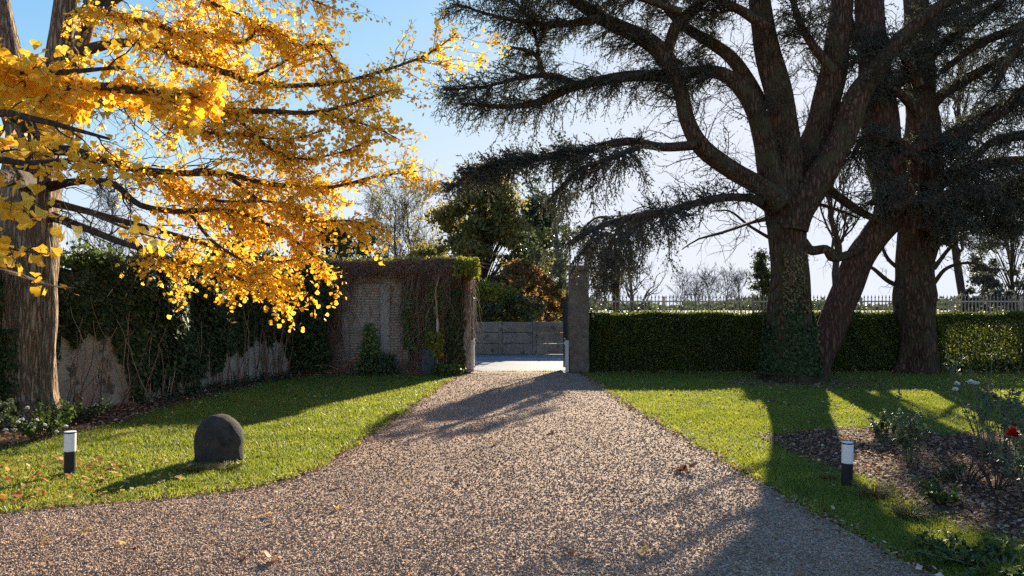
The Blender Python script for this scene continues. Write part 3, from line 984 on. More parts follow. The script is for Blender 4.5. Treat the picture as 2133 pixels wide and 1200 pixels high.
# ---- thick straight cedar in the hedge gap
TY = 20.6
tt = empty("cedar_tree", (GX(1912, TY), TY, 0), "thick straight cedar between the two hedges, a burl low on its trunk", "tree")
trunk_mesh("trunk", [(1910, 785, 50), (1912, 760, 39), (1912, 700, 35), (1908, 655, 37), (1902, 618, 42), (1905, 580, 36), (1906, 540, 35), (1908, 490, 38), (1915, 440, 43), (1922, 390, 38), (1926, 320, 36), (1920, 230, 32), (1912, 140, 28), (1908, 40, 24), (1905, -150, 14)], TY, tt, M['cedar_bark'], 90, 36, .075)
tl = []
for pts, Y in [([(1925, 490, 20), (1945, 470, 18), (1975, 440, 15), (2027, 426, 12), (2090, 420, 10), (2170, 428, 7), (2260, 440, 4)], TY - .6),
               ([(1930, 400, 18), (1975, 370, 14), (2040, 345, 12), (2110, 335, 9), (2200, 330, 5)], TY - 1.2),
               ([(1928, 330, 16), (1980, 280, 13), (2050, 240, 11), (2130, 205, 9), (2220, 170, 5)], TY - .3),
               ([(1920, 250, 14), (1965, 195, 12), (2040, 150, 10), (2120, 110, 8), (2220, 60, 5)], TY + .4),
               ([(1912, 150, 14), (1960, 95, 11), (2030, 45, 9), (2100, -10, 7), (2180, -80, 4)], TY - .4),
               ([(1910, 60, 12), (1960, 10, 9), (2020, -60, 6)], TY + .3),
               ([(1915, 440, 14), (1885, 415, 11), (1850, 405, 8), (1815, 425, 4)], TY - 1.6),
               ([(1918, 340, 12), (1880, 300, 9), (1845, 285, 7), (1810, 310, 4)], TY - 1.5),
               ([(1918, 240, 12), (1880, 200, 9), (1850, 180, 7), (1820, 190, 4)], TY - 1.5),
               ([(1915, 180, 12), (1885, 120, 9), (1850, 90, 7), (1815, 95, 4)], TY - 1.3),
               ([(1940, 520, 8), (1965, 500, 7), (2000, 482, 6), (2050, 464, 5), (2120, 463, 4)], TY - .4),
               ([(1915, 430, 16), (1965, 410, 13), (2010, 395, 10), (2070, 390, 8), (2140, 388, 5)], TY - 1.8)]:
    p, r = limb(pts, Y, 28)
    m = MB(); tubes(m, p[None], r[None], 10, 0, .06); m.build("limb", M['cedar_bark'], tt, smooth=True)
    tl.append((p, r))
TP, TR = stack(tl)
fol = MB()
cedar_foliage(fol, TP, TR, 900, 13000, 118000, L1=(.4, 2.0), droop=.3, t0=.1, flat=.3, t1=1.0)
fol.build("crown", [M['twig'], M['blue_needle']], tt)
tw = MB()
bl = [limb(q, TY + .1, 20) for q in [[(1945, 560, 5), (1975, 520, 4), (2010, 490, 3), (2060, 470, 2), (2110, 475, 1)],
                                     [(1945, 590, 5), (1970, 560, 4), (2010, 548, 3), (2050, 555, 2), (2085, 580, 1)],
                                     [(1885, 600, 6), (1850, 585, 5), (1820, 560, 4), (1795, 545, 2), (1770, 520, 1)],
                                     [(1885, 570, 5), (1850, 540, 4), (1830, 500, 3), (1800, 470, 1.5)],
                                     [(1945, 540, 4), (1965, 480, 3), (1990, 440, 2), (2000, 400, 1)]]]
BP, BR = stack(bl)
tubes(tw, BP, BR, 5)
A, RA = grow(BP, BR, 90, (.3, 1.0), 7, .45, .2, .15, 1, .9, .5, .01, .004, .08)
tubes(tw, A, RA, 3)
B, RB = grow(A, RA, 300, (.15, .5), 5, .45, .2, .15, 1, .9, .6, .006, .003, .08)
tubes(tw, B, RB, 3)
tw.build("bare_twigs", M['twig'], tt)


# ---- cedar at the right edge, only its boughs come into the picture
RY = 19.5
rt = empty("cedar_tree", (GX(2340, RY), RY, 0), "cedar whose trunk is out of sight, its feathery boughs entering from the right edge", "tree")
trunk_mesh("trunk", [(2345, 800, 60), (2340, 700, 48), (2335, 500, 44), (2330, 300, 40), (2325, 100, 34), (2320, -200, 20)], RY, rt, M['red_bark'], 60, 28, .05)
rl = []
for pts, Y in [([(2325, 60, 24), (2220, 130, 20), (2133, 195, 16), (2085, 235, 12), (2030, 270, 9), (1975, 330, 5)], RY),
               ([(2325, -40, 18), (2210, 20, 14), (2120, 60, 11), (2040, 90, 8), (1960, 150, 5)], RY + .6),
               ([(2330, 180, 18), (2230, 250, 14), (2140, 280, 11), (2060, 300, 8), (1990, 380, 5)], RY - .5),
               ([(2330, 270, 16), (2230, 330, 12), (2150, 370, 9), (2080, 380, 7), (2010, 400, 4)], RY + .4),
               ([(2320, -120, 16), (2200, -60, 12), (2100, -20, 9), (2020, 10, 7), (1940, 60, 4)], RY + 1.0),
               ([(2322, -80, 14), (2240, -40, 12), (2170, 30, 9), (2110, 110, 7), (2070, 190, 4)], RY - 1.0)]:
    p, r = limb(pts, Y, 28)
    m = MB(); tubes(m, p[None], r[None], 10, 0, .05); m.build("limb", M['red_bark'], rt, smooth=True)
    rl.append((p, r))
RP, RR_ = stack(rl)
fol = MB()
cedar_foliage(fol, RP, RR_, 420, 6200, 62000, L1=(.5, 1.9), droop=.3, t0=.25, flat=.3)
fol.build("crown", [M['twig'], M['blue_needle']], rt)

# ---- ginkgo
KY = 11.9
gb = G(62, 872)
gt = empty("ginkgo_tree", (GX(66, KY), KY, 0), "golden yellow ginkgo with fluted brown trunk, boughs sweeping over the left lawn", "tree")
trunk_mesh("trunk", [(60, 890, 80), (56, 850, 62), (52, 790, 56), (50, 720, 54), (52, 650, 55), (56, 580, 56), (60, 500, 55), (64, 420, 54), (68, 340, 53), (68, 260, 50), (62, 200, 46)], KY, gt, M['ginkgo_bark'], 80, 44, .06)
m = MB()
for pts in ([(60, 300, 40), (30, 200, 34), (10, 100, 28), (-5, 0, 24), (-20, -150, 16)],
            [(78, 290, 38), (110, 190, 30), (125, 100, 26), (138, 0, 22), (150, -150, 14)],
            [(90, 250, 28), (140, 150, 22), (172, 80, 17), (190, 0, 14), (205, -120, 9)]):
    p, r = limb(pts, KY + .2, 28)
    m = MB(); tubes(m, p[None], r[None], 16, 0, .06); m.build("limb", M['ginkgo_bark'], gt, smooth=True)
# fluted buttress on the right of the trunk
p, r = limb([(110, 880, 20), (96, 820, 16), (100, 740, 15), (105, 660, 14), (102, 560, 13), (94, 450, 12), (88, 350, 10)], KY - .12, 40)
m = MB(); tubes(m, p[None], r[None], 16, 0, .09); m.build("flute", M['ginkgo_bark'], gt, smooth=True)
gl = []


def ginkgo_limb(pts, sides=8):
    p, r = limb(pts, KY, 28)
    gl.append((p, r))


Yk = KY
ginkgo_limb([(150, 30, 9, Yk), (200, 19, 8, 11.4), (262, 38, 7, 11), (328, 52, 6, 10.8), (380, 75, 4, 10.6), (440, 120, 2.5, 10.6)])
ginkgo_limb([(160, 110, 12, Yk), (240, 90, 10, 11.4), (328, 94, 8, 11), (370, 124, 8, 10.8), (455, 146, 7.5, 10.6), (506, 165, 6.5, 10.5), (563, 178, 5.5, 10.5), (633, 178, 5, 10.6), (722, 169, 4, 10.8), (834, 136, 3, 11), (900, 108, 2, 11.2), (950, 70, 1.2, 11.3)])
ginkgo_limb([(100, 260, 14, Yk), (190, 212, 10, 11.2), (281, 220, 8, 10.8), (389, 216, 8, 10.5), (469, 230, 7, 10.4), (563, 232, 6, 10.4), (656, 234, 4.5, 10.5), (750, 211, 3, 10.7), (800, 190, 1.5, 10.8)])
ginkgo_limb([(95, 310, 14, Yk), (180, 320, 9, 11), (262, 347, 7, 10.6), (375, 361, 7, 10.4), (469, 362, 6, 10.3), (563, 384, 5.5, 10.3), (694, 390, 4, 10.4), (760, 372, 2.5, 10.6), (868, 356, 1.2, 10.8)])
ginkgo_limb([(100, 390, 12, Yk), (160, 378, 8, 11), (234, 382, 7, 10.5), (291, 427, 6.5, 10.2), (375, 441, 6, 10), (441, 437, 5, 9.9), (516, 447, 4, 9.9), (609, 500, 3, 9.9), (675, 545, 1.5, 9.9)])
ginkgo_limb([(105, 450, 11, Yk), (165, 470, 8, 11.2), (240, 500, 7, 10.6), (300, 520, 6, 10.2), (379, 548, 5, 9.8), (470, 572, 4, 9.6), (550, 600, 2.5, 9.5), (596, 632, 1.5, 9.5)])
ginkgo_limb([(100, 420, 10, Yk), (180, 440, 7, 11.5), (290, 470, 6, 11), (400, 500, 5, 10.6), (500, 530, 4, 10.4), (600, 545, 3, 10.2), (660, 500, 1.5, 10.2)])
ginkgo_limb([(170, 60, 9, Yk), (260, -10, 7, 11.2), (360, -30, 6, 11), (450, 10, 4, 10.8), (540, 50, 3, 10.7), (610, 80, 2, 10.6)])
ginkgo_limb([(190, 20, 8, Yk), (330, -80, 6, 11.4), (470, -80, 5, 11), (580, -40, 4, 10.8), (650, 0, 2, 10.6), (700, 20, 1.2, 10.6)])
ginkgo_limb([(300, 95, 6, 11), (420, 70, 5, 10.8), (500, 90, 4, 10.5), (548, 60, 3, 10.4), (600, 100, 1.5, 10.3)])
ginkgo_limb([(480, 228, 4, 10.4), (550, 300, 3.5, 10.2), (620, 330, 3, 10.1), (700, 320, 2, 10), (780, 290, 1.2, 10)])
ginkgo_limb([(470, 362, 4, 10.3), (560, 430, 3.5, 10), (650, 460, 3, 10), (730, 460, 2.2, 10), (800, 480, 1.2, 10)])
ginkgo_limb([(300, 350, 5, 10.6), (380, 400, 4, 10.2), (470, 420, 3.2, 10), (560, 420, 2.6, 9.9), (640, 440, 1.5, 9.9)])
ginkgo_limb([(520, 166, 4, 10.5), (590, 130, 3.2, 10.6), (660, 90, 2.6, 10.8), (700, 130, 2, 10.9), (740, 190, 1.3, 11)])
ginkgo_limb([(320, 220, 5, 10.7), (400, 270, 4, 10.4), (500, 280, 3.2, 10.2), (600, 290, 2.4, 10.2), (680, 270, 1.4, 10.2)])
ginkgo_limb([(660, 234, 3.5, 10.5), (730, 250, 2.8, 10.5), (790, 270, 2, 10.5), (830, 290, 1, 10.5)])
ginkgo_limb([(400, 450, 4, 10), (440, 500, 3.5, 9.7), (500, 540, 3, 9.6), (560, 570, 2, 9.5), (610, 600, 1.2, 9.5)])
GP, GR = stack(gl)
m = MB(); tubes(m, GP, GR, 8, 0, .04); m.build("boughs", M['twig'], gt, smooth=True)

tw, lf = MB(), MB()


def ginkgo_spray(Pp, Rp, n1, n2, nl, size, L1=(.4, 1.1), L2=(.15, .45), t0=.25, droop=.25, flat=.6, tm=FAN5, wts=None, mat=0):
    A, RA = grow(Pp, Rp, n1, L1, 6, .5, droop, t0, 1, flat, .4, .008, .0035, .05, wts=wts, taper=.2)
    B, RB = grow(A, RA, n2, L2, 5, .45, droop, .1, 1, .8, .6, .004, .0025, .05)
    tubes(tw, A, RA, 4, cap=False); tubes(tw, B, RB, 3, cap=False)
    p1, t1 = along(B, int(nl * .62), .0, 1); p2, t2 = along(A, int(nl * .28), .1, 1); p3, t3 = along(Pp, nl - int(nl * .62) - int(nl * .28), max(t0, .35), 1)
    p = np.vstack([p1, p2, p3])
    off = rvec(len(p))
    d = nrm(off + np.array([0, 0, -.55]))
    p = p + off * (size * .35)
    leaves(lf, p, d, rvec(len(p)) + np.array([0, 0, .6]), size * (.6 + .55 * rng.random(len(p))), tm, mat)


ginkgo_spray(GP[[1, 2, 3]], GR[[1, 2, 3]], 190, 1250, 7200, .06, t0=.22, flat=.3, droop=.15)
ginkgo_spray(GP[[4, 5, 6, 16]], GR[[4, 5, 6, 16]], 120, 780, 3900, .06, t0=.55, L1=(.25, .65), droop=.2)
ginkgo_spray(GP[[0, 7, 8, 9, 13]], GR[[0, 7, 8, 9, 13]], 230, 1450, 9200, .06, t0=.25, flat=.35)
ginkgo_spray(GP[[10, 11, 12, 14, 15]], GR[[10, 11, 12, 14, 15]], 180, 1100, 5600, .06, t0=.1, L1=(.25, .65), droop=.2)
# boughs that reach out towards the viewer: bigger leaves
near = [limb(q, None, 28) for q in [
    [(70, 260, 30, KY), (60, 215, 18, 9), (100, 190, 13, 6.5), (200, 180, 11, 5.4), (300, 190, 8, 5.2), (430, 205, 4, 5.6)],
    [(60, 240, 30, KY), (-20, 200, 18, 8), (-60, 150, 14, 5.5), (40, 150, 9, 4.9), (150, 150, 6, 4.8), (250, 140, 3, 5)],
    [(50, 330, 26, KY), (-60, 290, 16, 7.5), (-80, 250, 12, 5), (20, 235, 8, 4.6), (120, 260, 6, 4.5), (230, 290, 3, 4.7)],
    [(60, 380, 22, KY), (-40, 360, 14, 7), (-90, 330, 11, 4.8), (0, 330, 8, 4.3), (90, 345, 5, 4.3), (180, 330, 3, 4.5)]]]
NP_, NR_ = stack(near)
tubes(tw, NP_, NR_, 7, 0, .04)
ginkgo_spray(NP_[:2], NR_[:2], 140, 700, 4900, .067, L1=(.15, .48), L2=(.08, .22), t0=.46, droop=.18, tm=FAN, flat=.4)
ginkgo_spray(NP_[2:], NR_[2:], 80, 340, 900, .064, L1=(.12, .4), L2=(.06, .2), t0=.6, droop=.3, tm=FAN, flat=.6)
low = [limb(q, None, 28) for q in [
    [(-120, 420, 7, 3.9), (-20, 430, 5, 3.7), (60, 430, 3, 3.7), (125, 465, 1.2, 3.8)],
    [(-110, 520, 6, 3.7), (-30, 500, 4.5, 3.6), (30, 520, 2.6, 3.6), (100, 530, 1, 3.6)],
    [(-140, 545, 7, 4.2), (0, 563, 5, 4.4), (60, 580, 4, 4.8), (112, 596, 2, 5.2), (160, 600, 1, 5.6)]]]
LWp, LWr = stack(low)
tubes(tw, LWp, LWr, 6)
ginkgo_spray(LWp[:2], LWr[:2], 14, 40, 75, .072, L1=(.08, .2), L2=(.04, .1), t0=.25, droop=.3, tm=FAN)
ginkgo_spray(LWp[2:], LWr[2:], 5, 10, 9, .07, L1=(.08, .2), L2=(.04, .1), t0=.1, droop=.3, tm=FAN)
cl_, clr = limb([(180, 440, 4, 6.5), (250, 470, 3, 5), (300, 488, 2, 4.4), (345, 500, 1, 4.2)], None, 28)
tubes(tw, cl_[None], clr[None], 5)
ginkgo_spray(cl_[None], clr[None], 6, 14, 26, .07, L1=(.05, .14), L2=(.03, .08), t0=.7, droop=.2, tm=FAN)
# bare dark twigs under the boughs
U = [0, 2, 3, 4, 5, 6]
A, RA = grow(GP[U], GR[U], 90, (.5, 1.6), 7, .6, .15, .05, .6, .7, .4, .012, .005, .06)
B, RB = grow(A, RA, 420, (.2, .8), 6, .5, .12, .1, 1, .9, .6, .006, .003, .07)
tubes(tw, A, RA, 4); tubes(tw, B, RB, 3)
tw.build("twigs", M['twig'], gt)
lf.build("crown", M['ginkgo'], gt)


# ---- trees beyond the walls
def bare_tree(name, label, px, Y, base_py, top_py, spread, n1, n2, n3, mat, group=None, trunk_r=None, up=.6, leaf=None, nl=0, ls=.1, r3=.006):
    bx = GX(px, Y)
    h = P(px, top_py, Y)[2]
    e = empty(name, (bx, Y, 0), label, "tree", group)
    K = 14
    s = np.linspace(0, 1, K)
    tr = trunk_r or h * .014
    p = np.stack([bx + np.cumsum(rng.normal(size=K)) * .01 * h, np.full(K, Y) + np.cumsum(rng.normal(size=K)) * .01 * h, s * h * .93], 1)
    r = tr * (1 - .85 * s)
    m = MB(); tubes(m, p[None], r[None], 9, 0, .05); m.build("trunk", mat, e, smooth=True)
    m = MB()
    A, RA = grow(p[None], r[None], n1, (spread * .8, spread * 1.25), 8, .35, -.25, .22, .95, .6, .5, tr * .55, r3 * 1.6, .05, bias=(0, 0, up * .5), taper=.45)
    B, RB = grow(A, RA, n2, (spread * .3, spread * .7), 7, .5, -.12, .25, 1, .8, .6, tr * .3, r3 * 1.1, .06, bias=(0, 0, up * .35))
    C_, RC = grow(B, RB, n3, (spread * .1, spread * .32), 5, .5, -.05, .2, 1, .9, .6, tr * .2, r3, .07, bias=(0, 0, up * .25))
    tubes(m, A, RA, 5); tubes(m, B, RB, 4); tubes(m, C_, RC, 3, cap=False)
    mats = [mat]
    if leaf:
        mats.append(leaf)
        q, t = along(C_, nl, .2, 1)
        leaves(m, q + rng.normal(size=q.shape) * ls * .5, rvec(nl), rvec(nl), ls * (.6 + .8 * rng.random(nl)), QUAD, 1)
    m.build("crown", mats, e)
    return e


def leafy_tree(name, label, px, Y, top_py, rx, ry, zlo, zhi, n, ls, leafm, cat="tree", lobes=26, trunk=True, shape='ball', group=None, seed=0, barkm='twig', fill=.6, dens=None):
    """crown of leaf clumps round a branching frame; gaps between the clumps stay open"""
    bx = GX(px, Y)
    h = P(px, top_py, Y)[2]
    e = empty(name, (bx, Y, 0), label, cat, group)
    zl, zh = zlo * h, zhi * h
    C_ = []
    for i in range(lobes):
        u = rng.random() ** .8
        if shape == 'cone':
            z = zl + (zh - zl) * (rng.random() ** 1.15)
            k = 1 - (z - zl) / (zh - zl)
            rad = .18 + .82 * k
        else:
            z = zl + (zh - zl) * rng.random()
            k = (z - zl) / (zh - zl)
            rad = math.sqrt(max(0.04, 1 - (2 * k - 1) ** 2)) if shape == 'ball' else max(.12, (1 - max(0, (k - .35) / .65) ** 1.7)) * (.55 + .45 * min(1, k / .35))
        a = rng.random() * 6.283
        rr = rad * (.35 + .65 * math.sqrt(rng.random()))
        C_.append((bx + rx * rr * math.cos(a), Y + ry * rr * math.sin(a), z))
    C_ = np.array(C_)
    K = 10
    s = np.linspace(0, 1, K)
    tr = max(.04, h * .016)
    p = np.stack([bx + np.cumsum(rng.normal(size=K)) * .008 * h, Y + np.cumsum(rng.normal(size=K)) * .008 * h, s * zh * .92], 1)
    r = tr * (1 - .8 * s)
    m = MB(); tubes(m, p[None], r[None], 9, 0, .05); m.build("trunk", M[barkm], e, smooth=True)
    m = MB()
    # a bough to each clump
    st_t = np.clip((C_[:, 2] / zh - .28), .03, .9)
    st = np.stack([np.interp(st_t, s, p[:, i]) for i in range(3)], 1)
    q = np.linspace(0, 1, 6)[None, :, None]
    mid = (st + C_) / 2 + np.array([0, 0, .06 * h])
    bp = (1 - q) ** 2 * st[:, None] + 2 * q * (1 - q) * mid[:, None] + q ** 2 * C_[:, None]
    br = (tr * .35 * (1 - .8 * np.linspace(0, 1, 6)))[None].repeat(lobes, 0)
    tubes(m, bp, br, 4, 0)
    lr = (rx * ry * (zh - zl) / lobes) ** (1 / 3) * fill
    lr_i = lr * (.6 + .7 * rng.random(lobes))
    i = rng.choice(lobes, n, p=lr_i ** 2 / (lr_i ** 2).sum())
    o = rvec(n) * (rng.random(n) ** .45)[:, None]
    ph = rng.random((lobes, 3)) * 6.28
    rad = lr_i[i] * (1 + .35 * np.sin(3 * np.arctan2(o[:, 1], o[:, 0]) + ph[i, 0]) + .3 * np.sin(4 * o[:, 2] * 2 + ph[i, 1]))
    pos = C_[i] + o * rad[:, None] * np.array([1.1, 1.1, .72])
    pos = pos[pos[:, 2] > .1]
    n = len(pos)
    leaves(m, pos, rvec(n) + np.array([0, 0, -.2]), rvec(n) + np.array([0, 0, .5]), ls * (.55 + .9 * rng.random(n)), QUAD, 1, aspect=1.0)
    m.build("crown", [M[barkm], M[leafm]], e)
    return e


leafy_tree("tall_autumn_tree", "tall tree with olive and golden foliage behind the concrete wall", 1005, 40, 362, 3.7, 2.6, .06, 1.0, 60000, .16, 'olive', lobes=150, shape='egg', fill=.8)
leafy_tree("dark_conifer", "dark green conifer behind the concrete wall, right beside the tall golden-olive tree", 1120, 43, 415, 2.3, 2.2, .05, 1.0, 26000, .17, 'dark_leaf', lobes=70, shape='cone', fill=.7)
leafy_tree("russet_tree", "russet and orange bushy tree leaning over the concrete wall in the gateway", 1085, 33.5, 545, 2.6, 1.7, .12, .99, 21000, .12, 'russet', lobes=110, shape='egg', fill=.66)
leafy_tree("broad_shrub", "green and yellowish broad shrub showing above the concrete wall in the gateway", 1020, 31.5, 590, 1.7, 1.1, .2, .98, 9000, .11, 'yellow_green', cat="shrub", lobes=30, fill=.6)
leafy_tree("evergreen_shrub", "dark evergreen shrub low above the concrete wall, under the russet tree", 1060, 30.6, 622, 1.5, .8, .3, .98, 7000, .10, 'dark_leaf', cat="shrub", lobes=24, fill=.62)
leafy_tree("holly_tree", "dark green holly-like tree behind the ivy wall, seen through the ginkgo boughs", 505, 27, 430, 1.5, 1.4, .3, 1.0, 9000, .12, 'dark_leaf', lobes=26, shape='egg', fill=.62)
leafy_tree("laurel_tree", "bushy dark green laurel rising behind the brick wall, under the ginkgo tips", 690, 27, 468, 1.6, 1.3, .3, 1.0, 10000, .12, 'dark_leaf', lobes=28, shape='egg', fill=.62)
leafy_tree("laurel_tree", "paler green rounded laurel behind the brick wall, left of the leafless pair", 765, 29, 492, 1.2, 1.2, .3, 1.0, 8000, .12, 'shrub', lobes=22, shape='egg', fill=.62)
bare_tree("bare_tree", "left of the two tall leafless trees behind the brick wall, fine twigs against blue sky", 822, 42, 600, 398, 3.0, 26, 170, 1500, M['grey_twig'], "leafless trees behind the brick wall", leaf=M['olive'], nl=1800, ls=.10, r3=.010)
bare_tree("bare_tree", "right of the two tall leafless trees behind the brick wall, next to the golden-olive tree", 872, 44, 600, 385, 3.0, 26, 170, 1500, M['grey_twig'], "leafless trees behind the brick wall", leaf=M['olive'], nl=1800, ls=.10, r3=.010)
bare_tree("ivy_clad_tree", "slender ivy-clad tree just left of the stone gate pillar, beyond the road", 1168, 34, 700, 330, 2.0, 16, 90, 700, M['grey_twig'], trunk_r=.17, leaf=M['dark_leaf'], nl=2600, ls=.12, r3=.008)
# drooping conifer on the far side of the railing
DY = 24.0
dt = empty("drooping_conifer", (GX(1286, DY), DY, 0), "slender conifer hanging dark drooping sprays just behind the stone gate pillar", "tree")
trunk_mesh("trunk", [(1287, 766, 9), (1286, 680, 8), (1284, 600, 7), (1288, 530, 6), (1292, 470, 4), (1290, 440, 2.5)], DY, dt, M['cedar_bark'], 30, 12, .06)
dl = [limb(q, DY, 28) for q in [[(1286, 520, 4), (1272, 490, 3.5), (1250, 490, 3), (1234, 520, 2), (1226, 560, 1)],
                                [(1288, 500, 4), (1276, 500, 3), (1262, 530, 2.5), (1256, 570, 1.6), (1252, 600, 1)],
                                [(1290, 480, 4), (1270, 455, 3), (1240, 455, 2.5), (1215, 478, 2), (1200, 500, 1)],
                                [(1288, 520, 4), (1282, 530, 3), (1276, 560, 2), (1272, 605, 1)],
                                [(1290, 490, 4), (1302, 490, 3), (1312, 515, 2), (1316, 550, 1)],
                                [(1290, 470, 4), (1310, 455, 3), (1332, 470, 2), (1345, 500, 1)]]]
DP, DR = stack(dl)
m = MB(); tubes(m, DP, DR, 6)
cedar_foliage(m, DP, DR, 140, 1500, 12500, L1=(.25, .75), L2=(.15, .35), droop=.8, t0=.1, fwd=.55, size=.05)
m.build("crown", [M['twig'], M['needle']], dt)
bare_tree("bare_tree", "leafless young tree with arching twigs behind the railing, right of the stone gate pillar", 1318, 27, 660, 480, 1.7, 18, 90, 700, M['grey_twig'], r3=.006, trunk_r=.10)
bare_tree("bare_tree", "leafless tree with many near-vertical shoots seen between the big cedar's upright limbs", 1730, 27, 700, -60, 2.6, 34, 190, 900, M['twig'], up=2.2, r3=.009, trunk_r=.14)
bare_tree("bare_tree", "leafless tree with steep shoots behind the thick straight cedar at upper right", 1990, 28, 700, -80, 2.8, 40, 240, 1000, M['twig'], up=2.2, r3=.009, trunk_r=.16)
for i, (px, Y, ty, sp) in enumerate([(1420, 95, 574, 2.6), (1447, 100, 580, 2.4), (1478, 92, 566, 2.8), (1508, 98, 572, 2.6), (1545, 96, 578, 2.4)]):
    bare_tree("distant_tree", "%s pale leafless tree of the distant row beyond the railing" % ["leftmost", "second from the left,", "middle and tallest", "fourth from the left,", "rightmost"][i], px, Y, 640, ty, sp, 24, 130, 600, M['grey_twig'], "distant leafless trees beyond the railing", r3=.02)
bare_tree("bare_tree", "brownish leafless tree far behind the ivy wall, beside the ginkgo trunk", 235, 45, 640, 398, 3.0, 26, 180, 1300, M['grey_twig'], r3=.012)
leafy_tree("cypress", "narrow dark columnar cypress behind the railing, touching the outline of the ivy-clad cedar trunk", 1588, 25, 526, .42, .42, .02, 1.0, 9000, .07, 'dark_leaf', lobes=46, shape='egg', fill=.95)
leafy_tree("spreading_conifer", "blue-green conifer with tiered feathery boughs behind the railing at the far right", 2105, 29, 395, 1.9, 1.6, .22, 1.0, 13000, .10, 'blue_needle', lobes=60, shape='cone', fill=.42)
leafy_tree("spreading_conifer", "low dark blue-green conifer just above the right hedge, lower left of the tiered one", 2045, 27, 560, 1.1, 1.0, .3, 1.0, 6000, .09, 'blue_needle', lobes=26, shape='cone', fill=.6)
# far hedgerow and a few bushes beyond the fields
m = MB()
n = 26000
xx = -250 + 800 * rng.random(n)
yy = 420 + 90 * rng.random(n)
hh = (4.0 + 3 * np.sin(xx * .05) + 2 * np.sin(xx * .17 + 1)).clip(1.2)
pos = np.stack([xx, yy, hh * rng.random(n)], 1)
leaves(m, pos, rvec(n), rvec(n), 1.6 + 1.4 * rng.random(n), QUAD)
hr_ = m.build("far_hedgerow", M['dark_leaf']); tag(hr_, kind='stuff')

# ------------------------------------------------------------------ climbers
CTP, CTR = limb([(1647, 775, 57), (1646, 740, 51), (1645, 680, 45), (1644, 600, 38.5), (1643, 540, 37), (1640, 480, 39)], CY, 40)


def on_limb(p, r, n, t0, t1, thick, power=1.0, arc=None):
    t = t0 + (t1 - t0) * rng.random(n) ** power
    x = t * (len(p) - 1)
    k = np.minimum(x.astype(int), len(p) - 2)
    f = (x - k)[:, None]
    c = p[k] * (1 - f) + p[k + 1] * f
    rr = r[k] * (1 - f[:, 0]) + r[k + 1] * f[:, 0]
    a = rng.random(n) * 6.283 if arc is None else arc[0] + (arc[1] - arc[0]) * rng.random(n)
    o = np.stack([np.cos(a), np.sin(a), np.zeros(n)], 1)
    return c + o * (rr + .01 + thick * rng.random(n))[:, None], o


iv = empty("trunk_ivy", (GX(1647, CY), CY, 0), "dark ivy sleeve wrapped round the foot of the big cedar trunk", "ivy")
m = MB()
p, o = on_limb(CTP, CTR, 17000, 0.0, .66, .06, 1.3)
an = np.arctan2(o[:, 1], o[:, 0])
tt_ = (p[:, 2] - CTP[0, 2]) / (CTP[-1, 2] - CTP[0, 2])
k_ = tt_ < .36 + .07 * np.sin(3 * an + 1) + .05 * np.sin(7 * an) + .05 * np.sin(13 * an + 2) + .05 * rng.normal(size=len(an))
p, o = p[k_], o[k_]
q, o2 = on_limb(CTP, CTR, 500, .45, .8, .04, 1.4)
leaves(m, p, o * .3 + rvec(len(p)) * .6 + np.array([0, 0, -.7]), o + rvec(len(p)) * .35, .05 + .035 * rng.random(len(p)), IVY, 0)
m.build("foliage", M['ivy'], iv)
m = MB()
q, o2 = on_limb(CTP, CTR, 420, .42, .85, .04, 1.2, (-2.2, -.7))
leaves(m, q, o2 * .3 + rvec(len(q)) * .6 + np.array([0, 0, -.7]), o2 + rvec(len(q)) * .35, .035 + .025 * rng.random(len(q)), IVY, 0)
m.build("yellowed_leaves", M['dry_grass'], iv)
m = MB()
st = []
for i in range(16):
    a = i / 16 * 6.283
    t = np.linspace(0, .45 + .35 * rng.random(), 14) * (len(CTP) - 1)
    k = np.minimum(t.astype(int), len(CTP) - 2)
    aa = a + np.cumsum(rng.normal(size=14)) * .09
    st.append(CTP[k] + np.stack([np.cos(aa), np.sin(aa), t * 0], 1) * (CTR[k] + .015)[:, None])
tubes(m, np.array(st), np.tile(np.linspace(.014, .005, 14), (16, 1)), 5)
m.build("stems", M['twig'], iv)

iv2 = empty("trunk_ivy", (GX(40, KY), KY - .4, 0), "dark ivy climbing the left side of the ginkgo trunk", "ivy")
m = MB()
KP, KR = limb([(57, 870, 66), (52, 790, 56), (50, 720, 54), (52, 650, 55), (56, 580, 56)], KY, 30)
p, o = on_limb(KP, KR, 6500, 0, .62, .12, 1.15, (-3.6, -1.62))
leaves(m, p, o * .3 + rvec(len(p)) * .6 + np.array([0, 0, -.7]), o + rvec(len(p)) * .35, .045 + .03 * rng.random(len(p)), IVY, 0)
p, o = on_limb(KP, KR, 260, .05, .65, .06, 1, (-1.75, -1.2))
leaves(m, p, o * .3 + rvec(len(p)) * .6 + np.array([0, 0, -.7]), o + rvec(len(p)) * .35, .04 + .03 * rng.random(len(p)), IVY, 0)
m.build("foliage", M['ivy'], iv2)


def wall_pos(n, line, u0=0.0, u1=1.0):
    L = np.array(line, float)
    seg = np.linalg.norm(np.diff(L, axis=0), axis=1)
    cum = np.concatenate([[0], np.cumsum(seg)])
    s = (u0 + (u1 - u0) * rng.random(n)) * cum[-1]
    k = np.clip(np.searchsorted(cum, s, side='right') - 1, 0, len(seg) - 1)
    f = ((s - cum[k]) / seg[k])[:, None]
    d = (L[k + 1] - L[k]) / seg[k][:, None]
    return L[k] * (1 - f) + L[k + 1] * f, np.stack([d[:, 1], -d[:, 0]], 1), s


